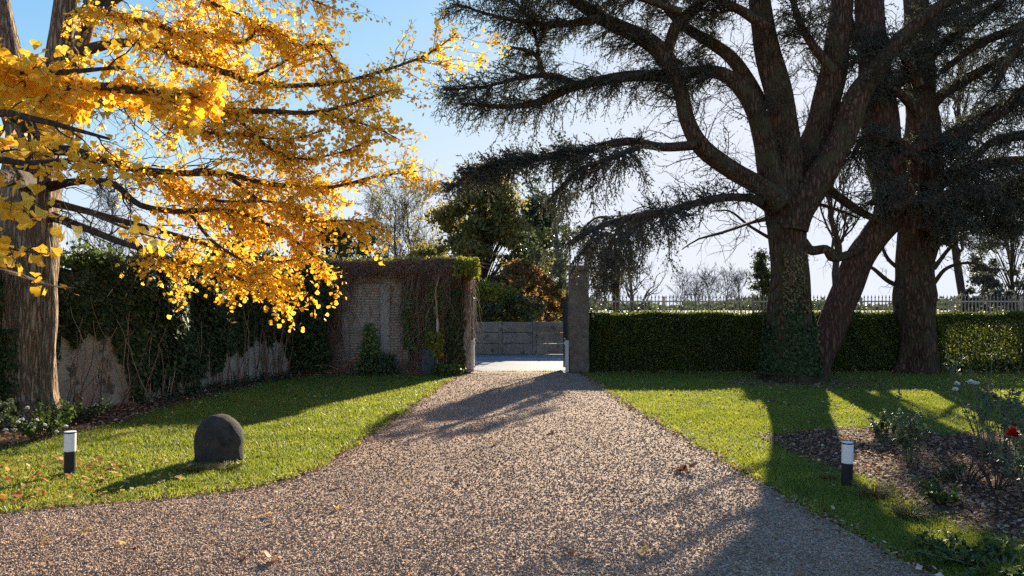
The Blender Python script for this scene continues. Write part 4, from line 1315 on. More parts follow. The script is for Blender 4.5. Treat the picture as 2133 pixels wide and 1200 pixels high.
wi = empty("wall_ivy", (side_line[2][0], side_line[2][1], 0), "great shaggy mass of dark ivy hanging over the plaster side wall", "ivy")
m = MB()
n = 52000
xy, nn, s = wall_pos(n, side_line)
pxs = 1066.5 + F * xy[:, 0] / xy[:, 1]
low_px = np.interp(pxs, [-200, 100, 130, 200, 262, 275, 320, 400, 425, 470, 520, 570, 600, 640], [790, 800, 695, 698, 752, 830, 815, 805, 782, 748, 712, 700, 735, 770])
zlow = EYE + (640 - low_px) / F * xy[:, 1] + .22 * np.sin(s * 5.1) * np.sin(s * 11.3 + 1)
zlow = np.maximum(zlow, .05)
ztop = 2.52 + .16 * np.sin(s * 1.9) + .10 * np.sin(s * 5.3 + 1) + .08 * np.sin(s * 13)
v = rng.random(n)
z = zlow + (ztop - zlow) * v ** .85
bulge = .12 + .42 * np.clip(v * 1.3, 0, 1) * (1 - .5 * np.clip((v - .75) / .25, 0, 1)) * (.6 + .4 * np.sin(s * 3.3 + z * 2))
off = bulge * rng.random(n) ** .5 - .05
off = np.where(v > .93, off - .45 * rng.random(n), off)
pos = np.stack([xy[:, 0] + nn[:, 0] * off, xy[:, 1] + nn[:, 1] * off, z], 1)
nn3 = np.stack([nn[:, 0], nn[:, 1], np.full(n, .3)], 1)
leaves(m, pos, rvec(n) * .7 + np.array([0, 0, -.8]) + nn3 * .3, nn3 + rvec(n) * .5, .05 + .045 * rng.random(n), IVY, 0)
# loose leafy sprays along the top
xt, nt_, st_ = wall_pos(5200, side_line)
pos = np.stack([xt[:, 0] + nt_[:, 0] * (rng.random(5200) * .6 - .25), xt[:, 1] + nt_[:, 1] * (rng.random(5200) * .6 - .25), 2.45 + .42 * rng.random(5200) ** 1.6 * (.6 + .5 * np.sin(st_ * 2.2) ** 2)], 1)
leaves(m, pos, rvec(5200), rvec(5200), .05 + .05 * rng.random(5200), QUAD, 1)
m.build("foliage", [M['ivy'], M['shrub']], wi)
m = MB()
xs_, n_, s_ = wall_pos(150, side_line, .15, 1)
K = 9
t = np.linspace(0, 1, K)[None, :, None]
b = np.stack([xs_[:, 0] + n_[:, 0] * .06, xs_[:, 1] + n_[:, 1] * .06, np.full(150, .02)], 1)
d = np.stack([n_[:, 1] * rng.normal(size=150) * .6, n_[:, 0] * rng.normal(size=150) * .3 + .3 * rng.normal(size=150), 1.2 + 1.2 * rng.random(150)], 1)
pts = b[:, None] + t * d[:, None] + np.cumsum(rng.normal(size=(150, K, 3)) * .025, 1)
tubes(m, pts, np.tile(np.linspace(.010, .004, K), (150, 1)), 4)
m.build("stems", M['vine'], wi)

# ---- bare creeper on the front wall
cr = empty("bare_creeper", (-3.3, 20.4, 0), "tangle of bare purple-brown creeper stems hanging over the brick wall like a fringe", "creeper")
x0, x1 = WX - .2, GX(979, 20.4)


def stems(m, n, xa, xb, ztop_, L, K=7, out=(.02, .28), sway=.12, r=(.0035, .007), drop=1, zj=.1, rnd=None):
    x = xa + (xb - xa) * rng.random(n)
    if L[1] > 1.5:                     # the bare brick panel stays nearly clear of long stems
        x = x[(x < GX(738, 20.5)) | (x > GX(838, 20.5)) | (rng.random(n) < .25)]
        n = len(x)
    o = out[0] + (out[1] - out[0]) * rng.random(n)
    l = L[0] + (L[1] - L[0]) * rng.random(n) ** 1.3
    zt = ztop_ + zj * rng.normal(size=n)
    l = np.where((x > GX(715, 20.5)) & (x < GX(842, 20.5)), l * .6, l)
    l = np.minimum(l, zt - .02)
    s = np.linspace(0, 1, K)
    w_ = np.cumsum(rng.normal(size=(n, K, 2)), 1) * sway * .35
    pts = np.stack([x[:, None] + w_[:, :, 0] + rng.normal(size=n)[:, None] * sway * s, 20.58 - (o[:, None] * np.clip(s * 3 + .35, 0, 1)) - np.abs(w_[:, :, 1]) * .4, zt[:, None] - l[:, None] * s], 2)
    R = (r[0] + (r[1] - r[0]) * rng.random(n))[:, None] * (1 - .5 * s)[None]
    tubes(m, pts, R, 3, 0, cap=False)
    return pts, R


m = MB()
fr, frr = stems(m, 2400, x0, x1, 2.93, (.2, .75), out=(.02, .32), zj=.07)
stems(m, 500, GX(850, 20.5), x1, 2.85, (.6, 1.9), out=(.02, .3))
stems(m, 150, x0, x1, 2.9, (1.6, 2.85), K=12, out=(.0, .14), sway=.14, r=(.004, .011))
stems(m, 170, x0, GX(735, 20.5), 2.6, (1.8, 2.6), K=12, out=(.0, .3), sway=.2, r=(.004, .012))
stems(m, 150, GX(800, 20.5), x1, 2.3, (1.2, 2.3), K=12, out=(.0, .3), sway=.2, r=(.004, .010))
A, RA = grow(fr, frr, 2600, (.1, .35), 4, .4, .5, .1, 1, .8, .7, .004, .0025, .1)
tubes(m, A, RA, 3, cap=False)
# heap over the coping
n = 1600
b = np.stack([x0 + (x1 - x0) * rng.random(n), 20.35 + .6 * rng.random(n), 2.86 + .05 * rng.random(n)], 1)
s = np.linspace(0, 1, 6)[None, :, None]
d = np.stack([rng.normal(size=n) * .3, rng.normal(size=n) * .15, .05 + .2 * rng.random(n)], 1)
hump = (np.sin(b[:, 0] * 2.3) * .04 + .10 * np.exp(-((b[:, 0] + 1.9) / .6) ** 2))
pts = b[:, None] + s * d[:, None] + np.array([0, 0, -1.0]) * (s ** 2) * .22 + np.cumsum(rng.normal(size=(n, 6, 3)) * .02, 1)
pts[:, :, 2] += hump[:, None]
tubes(m, pts, np.full((n, 6), .0045), 3, cap=False)
# low tangle
n = 700
b = np.stack([x0 + (x1 - .25 - x0) * rng.random(n), 20.0 + .5 * rng.random(n), np.zeros(n)], 1)
d = np.stack([rng.normal(size=n) * .45, rng.normal(size=n) * .15, .25 + .75 * rng.random(n) ** 1.5], 1)
pts = b[:, None] + s * d[:, None] + np.array([0, 0, -1.0]) * (s ** 2) * .35 + np.cumsum(rng.normal(size=(n, 6, 3)) * .03, 1)
pts[:, :, 2] = np.maximum(pts[:, :, 2], .005)
tubes(m, pts, np.tile(np.linspace(.006, .003, 6), (n, 1)), 3, cap=False)
m.build("stems", M['vine'], cr)
m = MB()
for pts, r_ in (([(700, 778, 3.5), (690, 720, 3), (668, 660, 2.6), (664, 600, 2), (662, 560, 1.5)], 0),
                ([(735, 590, 1.4), (715, 585, 1.6), (690, 590, 1.5), (800, 588, 1.2)][::-1], 0),
                ([(860, 778, 3), (872, 700, 2.6), (868, 640, 2.2), (874, 580, 1.6)], 0), ([(905, 775, 3), (912, 700, 2.6), (908, 620, 2), (916, 570, 1.6)], 0),
                ([(640, 640, 1.6), (655, 660, 2), (672, 700, 2.3), (684, 776, 3)], 0)):
    p, r = limb(pts, 20.3, 18, .012); tubes(m, p[None], r[None], 6)
m.build("main_stems", M['vine'], cr)
m = MB()
n = 900
pos = np.stack([x0 + (x1 - x0) * rng.random(n) ** .6, 20.35 + .6 * rng.random(n), 2.95 + .13 * rng.random(n)], 1)
leaves(m, pos, rvec(n), rvec(n), .05 + .05 * rng.random(n), QUAD)
m.build("top_leaves", M['yellow_green'], cr)


def patch(name, label, cat, px0, px1, py0, py1, Y, n, size, mat, depth=.25, tm=IVY, group=None, taper=0.0, zmin=.02, stem=True, round_=True):
    """leafy climber or bush filling part of a wall"""
    e = empty(name, (GX((px0 + px1) / 2, Y), Y, 0), label, cat, group)
    u = rng.random(n * 2) * 2 - 1; v = rng.random(n * 2)
    wdt = 1 - taper * v
    keep = (np.abs(u) < wdt * (1 - .25 * rng.random(n * 2))) & ((u ** 2 + (2 * v - 1) ** 2 < 1.25) if round_ else True)
    u, v = u[keep][:n], v[keep][:n]
    n = len(u)
    px = (px0 + px1) / 2 + u * (px1 - px0) / 2 * (1 + .12 * np.sin(v * 14))
    py = py1 + (py0 - py1) * v
    y = Y + .05 - depth * rng.random(n) * np.sqrt(np.maximum(.05, 1 - u ** 2))
    pos = np.stack([(px - 1066.5) / F * Y, y, np.maximum(zmin, EYE + (640 - py) / F * Y)], 1)
    m = MB(); leaves(m, pos, rvec(n) * .8 + np.array([0, -.2, -.5]), rvec(n) * .6 + np.array([0, -1, .5]), size * (.6 + .8 * rng.random(n)), tm)
    m.build("foliage", M[mat], e)
    if stem:
        k = 10
        a = pos[rng.choice(n, k)]
        b = np.stack([np.full(k, e.location[0]) + rng.normal(size=k) * .08, np.full(k, Y), np.full(k, 0.0)], 1)
        t = np.linspace(0, 1, 7)[None, :, None]
        m = MB(); tubes(m, b[:, None] * (1 - t) + a[:, None] * t + np.cumsum(rng.normal(size=(k, 7, 3)) * .015, 1) * t, np.tile(np.linspace(.009, .003, 7), (k, 1)), 4)
        m.build("stems", M['twig'], e)
    return e


patch("pillar_ivy", "column of dark glossy ivy on the left gate pillar", "ivy", 928, 968, 585, 776, 20.42, 3600, .062, 'ivy', .22, round_=False)
patch("green_creeper", "leafy green climber among the bare stems, left of the white stake", "creeper", 836, 878, 600, 730, 20.4, 480, .07, 'fresh_green', .18)
patch("green_creeper", "leafy green climber behind the white stake, above the slate slab", "creeper", 878, 930, 592, 712, 20.4, 700, .07, 'fresh_green', .18)
patch("yellow_creeper", "small yellow-leaved climber round the foot of the pale stake, above the slate slab", "creeper", 886, 926, 690, 745, 20.1, 420, .07, 'yellow_green', .15)
patch("pillar_creeper", "tuft of yellow-green leaves spilling over the top of the left gate pillar", "creeper", 940, 1004, 536, 578, 20.4, 900, .07, 'yellow_green', .5, zmin=2.4, stem=False)
patch("corner_ivy", "dark ivy filling the wall corner under the lowest ginkgo tips", "ivy", 592, 690, 540, 770, 20.2, 5200, .07, 'ivy', .5, round_=False)
patch("young_conifer", "feathery green young conifer leaning against the brick wall", "shrub", 738, 808, 672, 778, 20.1, 1700, .07, 'fresh_green', .5, QUAD, taper=.75)
patch("low_shrub", "low dark shrub at the foot of the feathery young conifer", "shrub", 742, 838, 735, 778, 19.95, 1100, .065, 'dark_leaf', .4, QUAD, taper=.2)
patch("grass_clump", "bright green weedy clump at the lawn corner by the left gate pillar", "plant", 900, 968, 757, 781, 19.9, 900, .06, 'shrub', .5, QUAD)

# ---- slate slab, stake
sl = empty("slate_slab", (GX(892, 20.0), 20.0, 0), "dark upright slate slab with a sloping top leaning by the brick wall", "stone slab")
bm = bmesh.new()
a, b = GX(878, 20.0), GX(905, 20.0)
t = .07
prof = [(a - .01, -.05), (b + .02, -.05), (b - .03, .56), (b - .10, .68), (a + .03, .60)]
f0 = [bm.verts.new((x, 20.0 + z * .05, z)) for x, z in prof]
f1 = [bm.verts.new((x, 20.0 + t + z * .05, z)) for x, z in prof]
bm.faces.new(f0); bm.faces.new(f1[::-1])
for i in range(5):
    bm.faces.new((f0[i], f1[i], f1[(i + 1) % 5], f0[(i + 1) % 5]))
bmesh.ops.recalc_face_normals(bm, faces=bm.faces)
bmesh.ops.bevel(bm, geom=bm.edges[:], offset=.012, segments=2, affect='EDGES')
bmesh.ops.triangulate(bm, faces=bm.faces[:])
bmesh.ops.subdivide_edges(bm, edges=bm.edges[:], cuts=2, use_grid_fill=True)
for v in bm.verts: v.co += noise.noise_vector(v.co * 6) * .008
bm.verts.index_update()
m = MB(); bm_add(m, bm); bm.free(); m.build("slab", M['slate'], sl)

m = MB()
p, r = limb([(911, 776, 2.2), (911, 720, 2.2), (910.5, 664, 2.0)], 20.15, 8)
tubes(m, p[None], r[None], 6)
stk = m.build("stake", M['stake'], origin=(p[0][0], p[0][1], 0)); tag(stk, "thin pale wooden stake standing upright among creeper behind the slate slab", "stake")

# ---- dome-shaped guard stone
dg = G(441, 968)
dome_w = 50.5 / F * dg[1]
hgt = P(446, 866, dg[1] + .12)[2]
bm = bmesh.new()
bmesh.ops.create_icosphere(bm, subdivisions=5, radius=1)
for v in bm.verts:
    z = v.co.z
    if z < 0:
        k = 1 / max(.3, math.hypot(v.co.x, v.co.y))
        v.co.x *= min(k, 1.0 / max(.25, math.hypot(v.co.x, v.co.y))); v.co.y *= min(k, 1.0 / max(.25, math.hypot(v.co.x, v.co.y)))
    h0 = hgt * .43
    co = Vector((v.co.x * dome_w, v.co.y * dome_w * .95, h0 + (z * (hgt - h0) if z > 0 else z * (h0 + .06))))
    if z < 0: co.x *= 1.0; co.x -= 0.0
    co += noise.noise_vector(co * 5) * .012 + noise.noise_vector(co * 17) * .004
    v.co = co + Vector((dg[0], dg[1] + dome_w * .8, 0))
bm.verts.index_update()
m = MB(); bm_add(m, bm); bm.free()
gs = m.build("guard_stone", M['dome'], origin=(dg[0], dg[1] + dome_w * .8, 0), smooth=True)
tag(gs, "dark dome-topped guard stone standing on the left lawn near the gravel", "stone")


# ---- bollard lights
def lathe(m, prof, cx, cy, seg=32, mat=0, tilt=0.0):
    K = len(prof)
    a = np.arange(seg) * 2 * math.pi / seg
    V = np.array([[(cx + r * math.cos(t) + tilt * z, cy + r * math.sin(t), z) for t in a] for r, z in prof])
    idx = np.arange(K * seg).reshape(K, seg)
    f = np.stack([idx[:-1], np.roll(idx[:-1], -1, 1), np.roll(idx[1:], -1, 1), idx[1:]], -1).reshape(-1, 4)
    m.add(V.reshape(-1, 3), f, mat)
    m.add(np.zeros((0, 3)), idx[-1:][:, :] - K * seg, mat)


def bollard(px, pyb, pyt, wpx, frac, label, tilt):
    g = G(px, pyb)
    h = P(px, pyt, g[1])[2]
    r = wpx / 2 / F * g[1]
    e = empty("bollard_light", (g[0], g[1], 0), label, "garden light", "bollard lights beside the drive")
    zs = h * frac
    m = MB(); lathe(m, [(r * .97, -.05), (r * .97, zs - .004), (r * .9, zs)], g[0], g[1], tilt=tilt); m.build("post", M['black'], e, smooth=False)
    m = MB(); lathe(m, [(r * .9, zs + .001), (r, zs + .006), (r, h * .945), (r * .9, h * .95)], g[0], g[1], tilt=tilt); m.build("diffuser", M['diffuser'], e)
    m = MB(); lathe(m, [(r * .93, h * .951), (r * 1.01, h * .957), (r * 1.01, h * .972), (r * .93, h * .976)], g[0], g[1], tilt=tilt); m.build("collar", M['black'], e)
    m = MB(); lathe(m, [(r * .93, h * .977), (r * 1.0, h * .982), (r * .98, h * .995), (r * .7, h)], g[0], g[1], tilt=tilt); m.build("cap", M['diffuser'], e)
    return e


bollard(145, 988, 898, 22.5, .53, "short black and white bollard light on the left lawn near the dome-topped stone", .0)
bollard(1764, 1014, 920, 23, .52, "short black and white bollard light at the edge of the rose bed", .03)


# ------------------------------------------------------------------ plants in the beds
def bush(name, label, cat, gx, gy, h, w_, ns, nl, ls, mat, stem='green_stem', flowers=(), fl_r=.03, group=None, bushy=.5, lean=(0, 0), K=8, sr=.0075, tm=OVAL, t0=.25):
    e = empty(name, (gx, gy, 0), label, cat, group)
    s = np.linspace(0, 1, K)
    a = rng.random(ns) * 6.283
    sp = np.sqrt(rng.random(ns)) * w_ / 2
    hh = h * (.6 + .45 * rng.random(ns)); hh[0] = h
    end = np.stack([np.cos(a) * sp + lean[0], np.sin(a) * sp + lean[1], hh], 1)
    b = np.stack([gx + np.cos(a) * sp * .3, gy + np.sin(a) * sp * .3, np.zeros(ns)], 1)
    pts = b[:, None] + np.stack([end[:, 0:1] * s ** 1.3, end[:, 1:2] * s ** 1.3, end[:, 2:3] * s], 2) + np.cumsum(rng.normal(size=(ns, K, 3)), 1) * .006 * (h / .5) * s[None, :, None]
    R = np.tile(sr * (1 - .6 * s), (ns, 1))
    m = MB(); tubes(m, pts, R, 5)
    A, RA = grow(pts, R, max(4, int(ns * 4 * bushy)), (h * .12, h * .35), 5, .45, -.1, .3, 1, .7, .6, sr * .6, .0018, .05)
    tubes(m, A, RA, 4)
    m.build("stems", M[stem], e)
    m = MB()
    p1, t1 = along(A, int(nl * .7), .1, 1); p2, t2 = along(pts, nl - int(nl * .7), t0, 1)
    p = np.vstack([p1, p2])
    leaves(m, p, rvec(nl) + np.array([0, 0, .1]), rvec(nl) * .6 + np.array([0, 0, 1]), ls * (.55 + .8 * rng.random(nl)), tm)
    m.build("foliage", M[mat], e)
    for fx, fy, fz, fm, fr in flowers:
        m = MB()
        n = 26
        th = rng.random(n) * 6.283; ph = np.linspace(.1, 1.5, n)
        d = np.stack([np.cos(th) * np.sin(ph), np.sin(th) * np.sin(ph), np.cos(ph)], 1)
        c = np.array([fx, fy, fz])
        leaves(m, c + d * fr * .15 - np.array([0, 0, fr * .3]), d + np.array([0, 0, .35]), -d + rvec(n) * .2, fr * (.75 + .4 * rng.random(n)), OVAL, aspect=1.7)
        k = pts[0][-1]
        m.build("flower", M[fm], e)
        j = np.argmin(np.linalg.norm(pts[:, -1] - c, axis=1))
        t_ = np.linspace(0, 1, 5)[:, None]
        q = pts[j, K // 2] * (1 - t_) + (c - np.array([0, 0, fr * .3])) * t_
        m = MB(); tubes(m, q[None], np.full((1, 5), sr * .6), 4); m.build("flower_stalk", M[stem], e)
    return e


def at(px, pyb):
    g = G(px, pyb)
    return g[0], g[1]


def fl(px, py, Y, fm, rpx):
    q = P(px, py, Y)
    return (q[0], q[1], q[2], fm, rpx / F * Y)


x, y = at(2075, 955)
bush("rose_bush", "tall leggy rose bush with white blooms at its top, before the lit grass", "rose", *at(2060, 945), 1.12, .8, 11, 620, .05, 'rose',
     flowers=[fl(1993, 800, y, 'white_petal', 7), fl(1990, 812, y, 'white_petal', 8), fl(2022, 797, y, 'white_petal', 8), fl(2032, 799, y - .1, 'white_petal', 7)], bushy=.9)
x, y = at(2120, 1040)
bush("rose_bush", "rose bush with one deep red bloom at the right edge", "rose", *at(2150, 1050), .75, .6, 9, 520, .055, 'rose', flowers=[fl(2110, 904, y - .38, 'red_petal', 17)], bushy=.9, lean=(-.05, 0))
bush("rose_bush", "small blue-green leafy rose bush behind the white bollard light", "rose", *at(1842, 925), .38, .4, 10, 520, .048, 'rose', bushy=1)
bush("rose_bush", "upright green rose bush between the bollard light and the white blooms", "rose", *at(1893, 960), .62, .46, 11, 600, .05, 'rose', bushy=1)
bush("rose_bush", "dense blue-green rose bush cut by the right edge, behind the red bloom", "rose", *at(2150, 985), .74, .62, 16, 1100, .05, 'rose', bushy=1.2)
bush("rose_bush", "thin rose bush with a single white bloom, right of the tall white-bloomed one", "rose", *at(2095, 935), .82, .5, 8, 330, .05, 'rose', flowers=[fl(2066, 803, at(2095, 935)[1], 'white_petal', 5)], bushy=.9)
bush("rose_bush", "bare twiggy brown rose stump in the middle of the bed", "rose", *at(2010, 1010), .30, .6, 16, 60, .03, 'litter', stem='twig', bushy=1.4)
bush("rose_bush", "bare brown rose twigs in front of the red bloom", "rose", *at(2075, 1020), .36, .5, 14, 50, .03, 'litter', stem='twig', bushy=1.4)
bush("low_weed", "pale green leafy weed low in the bed, right of the bollard light", "weed", *at(1965, 1045), .16, .42, 12, 330, .045, 'shrub', bushy=1.2)
bush("low_weed", "pale green weed rosette further back in the bed", "weed", *at(1985, 1000), .14, .3, 9, 200, .05, 'rose', bushy=1.2)
bush("low_weed", "green broad-leaved weeds at the bottom right corner of the picture", "weed", *at(2090, 1185), .12, .9, 26, 1200, .04, 'shrub', bushy=1.2)
bush("low_weed", "weed patch spreading onto the grass below the rose bed", "weed", *at(2000, 1165), .10, .6, 20, 700, .035, 'shrub', bushy=1.2)
# shrub at the ginkgo's foot
x, y = at(70, 918)
wf = [fl(px, py, y - .42 + .1 * random.random(), 'white_petal', 5.2) for px, py in [(38, 880), (46, 874), (57, 850), (65, 884), (70, 892), (76, 876), (12, 896), (31, 896), (93, 886), (138, 889), (118, 900)]]
bush("flowering_shrub", "bushy green shrub dotted with white flowers at the ginkgo's foot", "shrub", GX(88, y), y, .44, .85, 22, 1500, .05, 'shrub', flowers=wf, bushy=1.2, stem='twig')
bush("leafy_shrub", "dark leafy shrub under the ivy at the left edge", "shrub", *at(-30, 905), .5, .8, 16, 1000, .06, 'dark_leaf', bushy=1.2, stem='twig')
bush("leafy_shrub", "low straggling shrub between the ginkgo trunk and the plaster wall", "shrub", *at(165, 880), .34, .8, 18, 900, .05, 'dark_leaf', bushy=1.2, stem='twig')


def tussock(gx, gy, h, w_, n, mat, label, name="grass_tussock"):
    e = empty(name, (gx, gy, 0), label, "grass tuft", "dry grass tussocks")
    a = rng.random(n) * 6.283; q = np.sqrt(rng.random(n)) * w_ * .3
    s = np.linspace(0, 1, 5)
    l = h * (.5 + .7 * rng.random(n))
    b = np.stack([gx + np.cos(a) * q, gy + np.sin(a) * q, np.zeros(n)], 1)
    o = np.stack([np.cos(a), np.sin(a)], 1) * (w_ * .5 * rng.random(n))[:, None]
    pts = np.stack([b[:, 0:1] + o[:, 0:1] * s ** 1.6, b[:, 1:2] + o[:, 1:2] * s ** 1.6, l[:, None] * (s - .35 * s ** 3)[None]], 2)
    m = MB(); tubes(m, pts, np.tile(.0026 * (1 - .85 * s), (n, 1)), 3, cap=False)
    m.build("blades", M[mat], e)


tussock(*at(1820, 1035), .15, .36, 330, 'dry_grass', "dry straw-coloured grass tussock just right of the bollard light")
tussock(*at(1895, 1078), .13, .34, 300, 'dry_grass', "dry grass tussock on the bed's edge, below the weeds")
tussock(*at(1725, 1000), .10, .22, 160, 'dry_grass', "small dry tuft left of the bollard light")
tussock(*at(408, 982), .11, .40, 340, 'dry_grass', "dry grass tussock at the foot of the dome-topped stone, left side")
tussock(*at(470, 978), .09, .34, 260, 'dry_grass', "dry grass tuft at the foot of the dome-topped stone, right side")


# ------------------------------------------------------------------ grass, stones, litter
def scatter(n, xa, xb, ya, yb, power=1.0):
    """more points near the viewer"""
    y = 1 / (1 / yb + (1 / ya - 1 / yb) * rng.random(n))
    x = xa + (xb - xa) * rng.random(n)
    return x, y


def snoise(x, y, f, ph=0):
    return (np.sin(x * f + 1.3 * np.sin(y * f * .7 + ph)) + np.sin(y * f * 1.1 + 1.7 * np.sin(x * f * .6 + ph + 2)) + np.sin((x + y) * f * .53 + ph)) / 3


n = 2000000
x, y = scatter(n, -16, 19.5, 4.2, 21.0)
vis = np.abs(x) < y * .70 + 2.4
x, y = x[vis], y[vis]
rag = rng.normal(size=(2, len(x))) * .10
jx, jy = x + .05 * snoise(x, y, 9), y + .05 * snoise(y, x, 9, 3)
stray = rng.random(len(x)) < .025
ok = ~inside(jx, jy, [p[:2] for p in drive_poly]) & (stray | ~inside(jx + .16 * snoise(x, y, 5) + rag[0], jy + .16 * snoise(y, x, 6) + rag[1], [p[:2] for p in bed_poly])) & (stray | ~inside(jx + .16 * snoise(x, y, 4) + rag[0], jy + rag[1] * .6, [p[:2] for p in strip_poly]))
ok &= ~((y > 20.7) & (x > 1.5))
cd = np.hypot(x - GX(1668, CY), (y - CY + .1) * 1.0)
ok &= (cd > .62) & (rng.random(len(x)) < np.clip((cd - .6) / 1.3, .04, 1))
x, y = x[ok], y[ok]
thin = rng.random(len(x)) < .78 + .3 * snoise(x, y, 1.7)
x, y = x[thin], y[thin]
n = len(x)
wd = (.0020 + .00052 * y) * (.7 + .6 * rng.random(n))
ht = (.013 + .022 * rng.random(n)) * (1 + .35 * snoise(x, y, 2.3, 1)) * (1 + .02 * y)
a = rng.random(n) * 6.283
dx, dy = np.cos(a), np.sin(a)
ln = 1.5 * rng.random(n) * ht
b = rng.random(n) * 6.283
V = np.stack([np.stack([x - dx * wd, y - dy * wd, np.full(n, -.006)], 1), np.stack([x + dx * wd, y + dy * wd, np.full(n, -.006)], 1), np.stack([x + ln * np.cos(b), y + ln * np.sin(b), ht], 1)], 1)
m = MB(); m.add(V.reshape(-1, 3), np.arange(3 * n).reshape(n, 3), 0, np.clip(.45 + .22 * rng.normal(size=n) + .16 * snoise(x, y, .8, 2), 0, 1))
go = m.build("grass", M['grass']); tag(go, kind='stuff')


def pebbles(x, y, r, z0=0.0):
    n = len(x)
    o = np.array([(1, 0, 0), (0, 1, 0), (-1, 0, 0), (0, -1, 0), (0, 0, 1), (0, 0, -1)], float)
    fc = np.array([(0, 1, 4), (1, 2, 4), (2, 3, 4), (3, 0, 4), (1, 0, 5), (2, 1, 5), (3, 2, 5), (0, 3, 5)])
    a = rng.random(n) * 6.283
    c, s_ = np.cos(a), np.sin(a)
    k = o[None] * (.65 + .7 * rng.random((n, 6, 1))) * (r[:, None] * np.array([1, .8, .62]))[:, None, :].reshape(n, 1, 3)
    k = k + rng.normal(size=k.shape) * (r[:, None, None] * .12)
    V = np.stack([k[..., 0] * c[:, None] - k[..., 1] * s_[:, None] + x[:, None], k[..., 0] * s_[:, None] + k[..., 1] * c[:, None] + y[:, None], k[..., 2] + (z0 + r * .25)[:, None]], 2)
    f = fc[None] + (np.arange(n) * 6)[:, None, None]
    return V.reshape(-1, 3), f.reshape(-1, 3)


n = 420000
x, y = scatter(n, -11, 7, 4.0, 20.4)
ok = inside(x, y, [p[:2] for p in drive_poly]) & (np.abs(x) < y * .7 + 1.8)
x, y = x[ok], y[ok]
r = (.0050 + .0065 * rng.random(len(x)) ** 2.6) * (1 + .03 * y)
V, f = pebbles(x, y, r)
m = MB(); m.add(V, f, 0, np.repeat(np.clip(.1 + .75 * rng.random(len(x)) + .34 * snoise(x, y, .9) * np.abs(snoise(x * 2.4, y * .5, 1.3, 2)) + .1 * snoise(x, y, 4), 0, 1), 8))
go = m.build("gravel_stones", M['pebble'], smooth=False); tag(go, kind='stuff')

# pale broken edging along the right side of the drive
n = 260
e = np.array([p[:2] for p in right_edge[1:9]])
xy, nn, s = wall_pos(n, e)
xy = xy + nn * (rng.normal(size=(n, 1)) * .05)
V, f = pebbles(xy[:, 0], xy[:, 1], .012 + .024 * rng.random(n) ** 2)
m = MB(); m.add(V, f, 0, np.repeat(.55 + .45 * rng.random(n), 8))
go = m.build("edging_stones", M['pebble']); tag(go, kind='stuff')


def litter(name, n, poly, mat, size, lift=.03, box_=None, keepf=None):
    P_ = np.array([p[:2] for p in poly])
    lo, hi = P_.min(0), P_.max(0)
    x = lo[0] + (hi[0] - lo[0]) * rng.random(n * 3); y = lo[1] + (hi[1] - lo[1]) * rng.random(n * 3)
    ok = inside(x + .14 * snoise(x, y, 5) + .14 * rng.normal(size=len(x)), y + .14 * snoise(y, x, 5) + .14 * rng.normal(size=len(x)), P_) & (np.abs(x) < y * .72 + 2.4)
    if keepf is not None: ok &= keepf(x, y)
    x, y = x[ok][:n], y[ok][:n]
    n = len(x)
    pos = np.stack([x, y, .006 + lift * rng.random(n)], 1)
    d = rvec(n); d[:, 2] *= .35
    nz = rvec(n) * .5 + np.array([0, 0, 1])
    m = MB(); leaves(m, pos, d, nz, size * (.5 + .9 * rng.random(n)), OVAL, aspect=1.3)
    o = m.build(name, M[mat]); tag(o, kind='stuff')


litter("leaf_litter", 19000, bed_poly, 'litter', .036)
litter("leaf_litter", 9000, strip_poly, 'litter', .055)
ring = [(GX(1668, CY) + 2.3 * math.cos(t), CY - .5 + 1.6 * math.sin(t)) for t in np.linspace(0, 6.28, 24)]
litter("needle_litter", 2600, ring, 'litter', .04, .02)
litter("ground_ivy", 2600, [G(*p) for p in [(330, 845), (480, 812), (620, 786), (600, 772), (430, 790), (280, 850)]], 'ivy', .06, .14)
hed = [(GX(1212, 20.5), 20.35), (GX(2250, 20.5), 20.35), (GX(2250, 20.5), 20.75), (GX(1212, 20.5), 20.75)]
litter("leaf_litter", 2600, hed, 'litter', .05)
# tiny yellow and brown leaves in the grass
litter("lawn_leaves", 800, [(-11, 6.3), (-1.2, 6.3), (-1.2, 19), (-7, 19), (-11, 10)], 'fallen_yellow', .045, .05, keepf=lambda x, y: ~inside(x, y, [p[:2] for p in drive_poly]) & (rng.random(len(x)) < np.clip(1.3 - (y - 6) / 9, .1, 1)))
litter("lawn_leaves", 1900, [(1.4, 7), (12, 7), (14, 18.5), (2.5, 18.5)], 'litter', .045, .05, keepf=lambda x, y: ~inside(x, y, [p[:2] for p in drive_poly]))

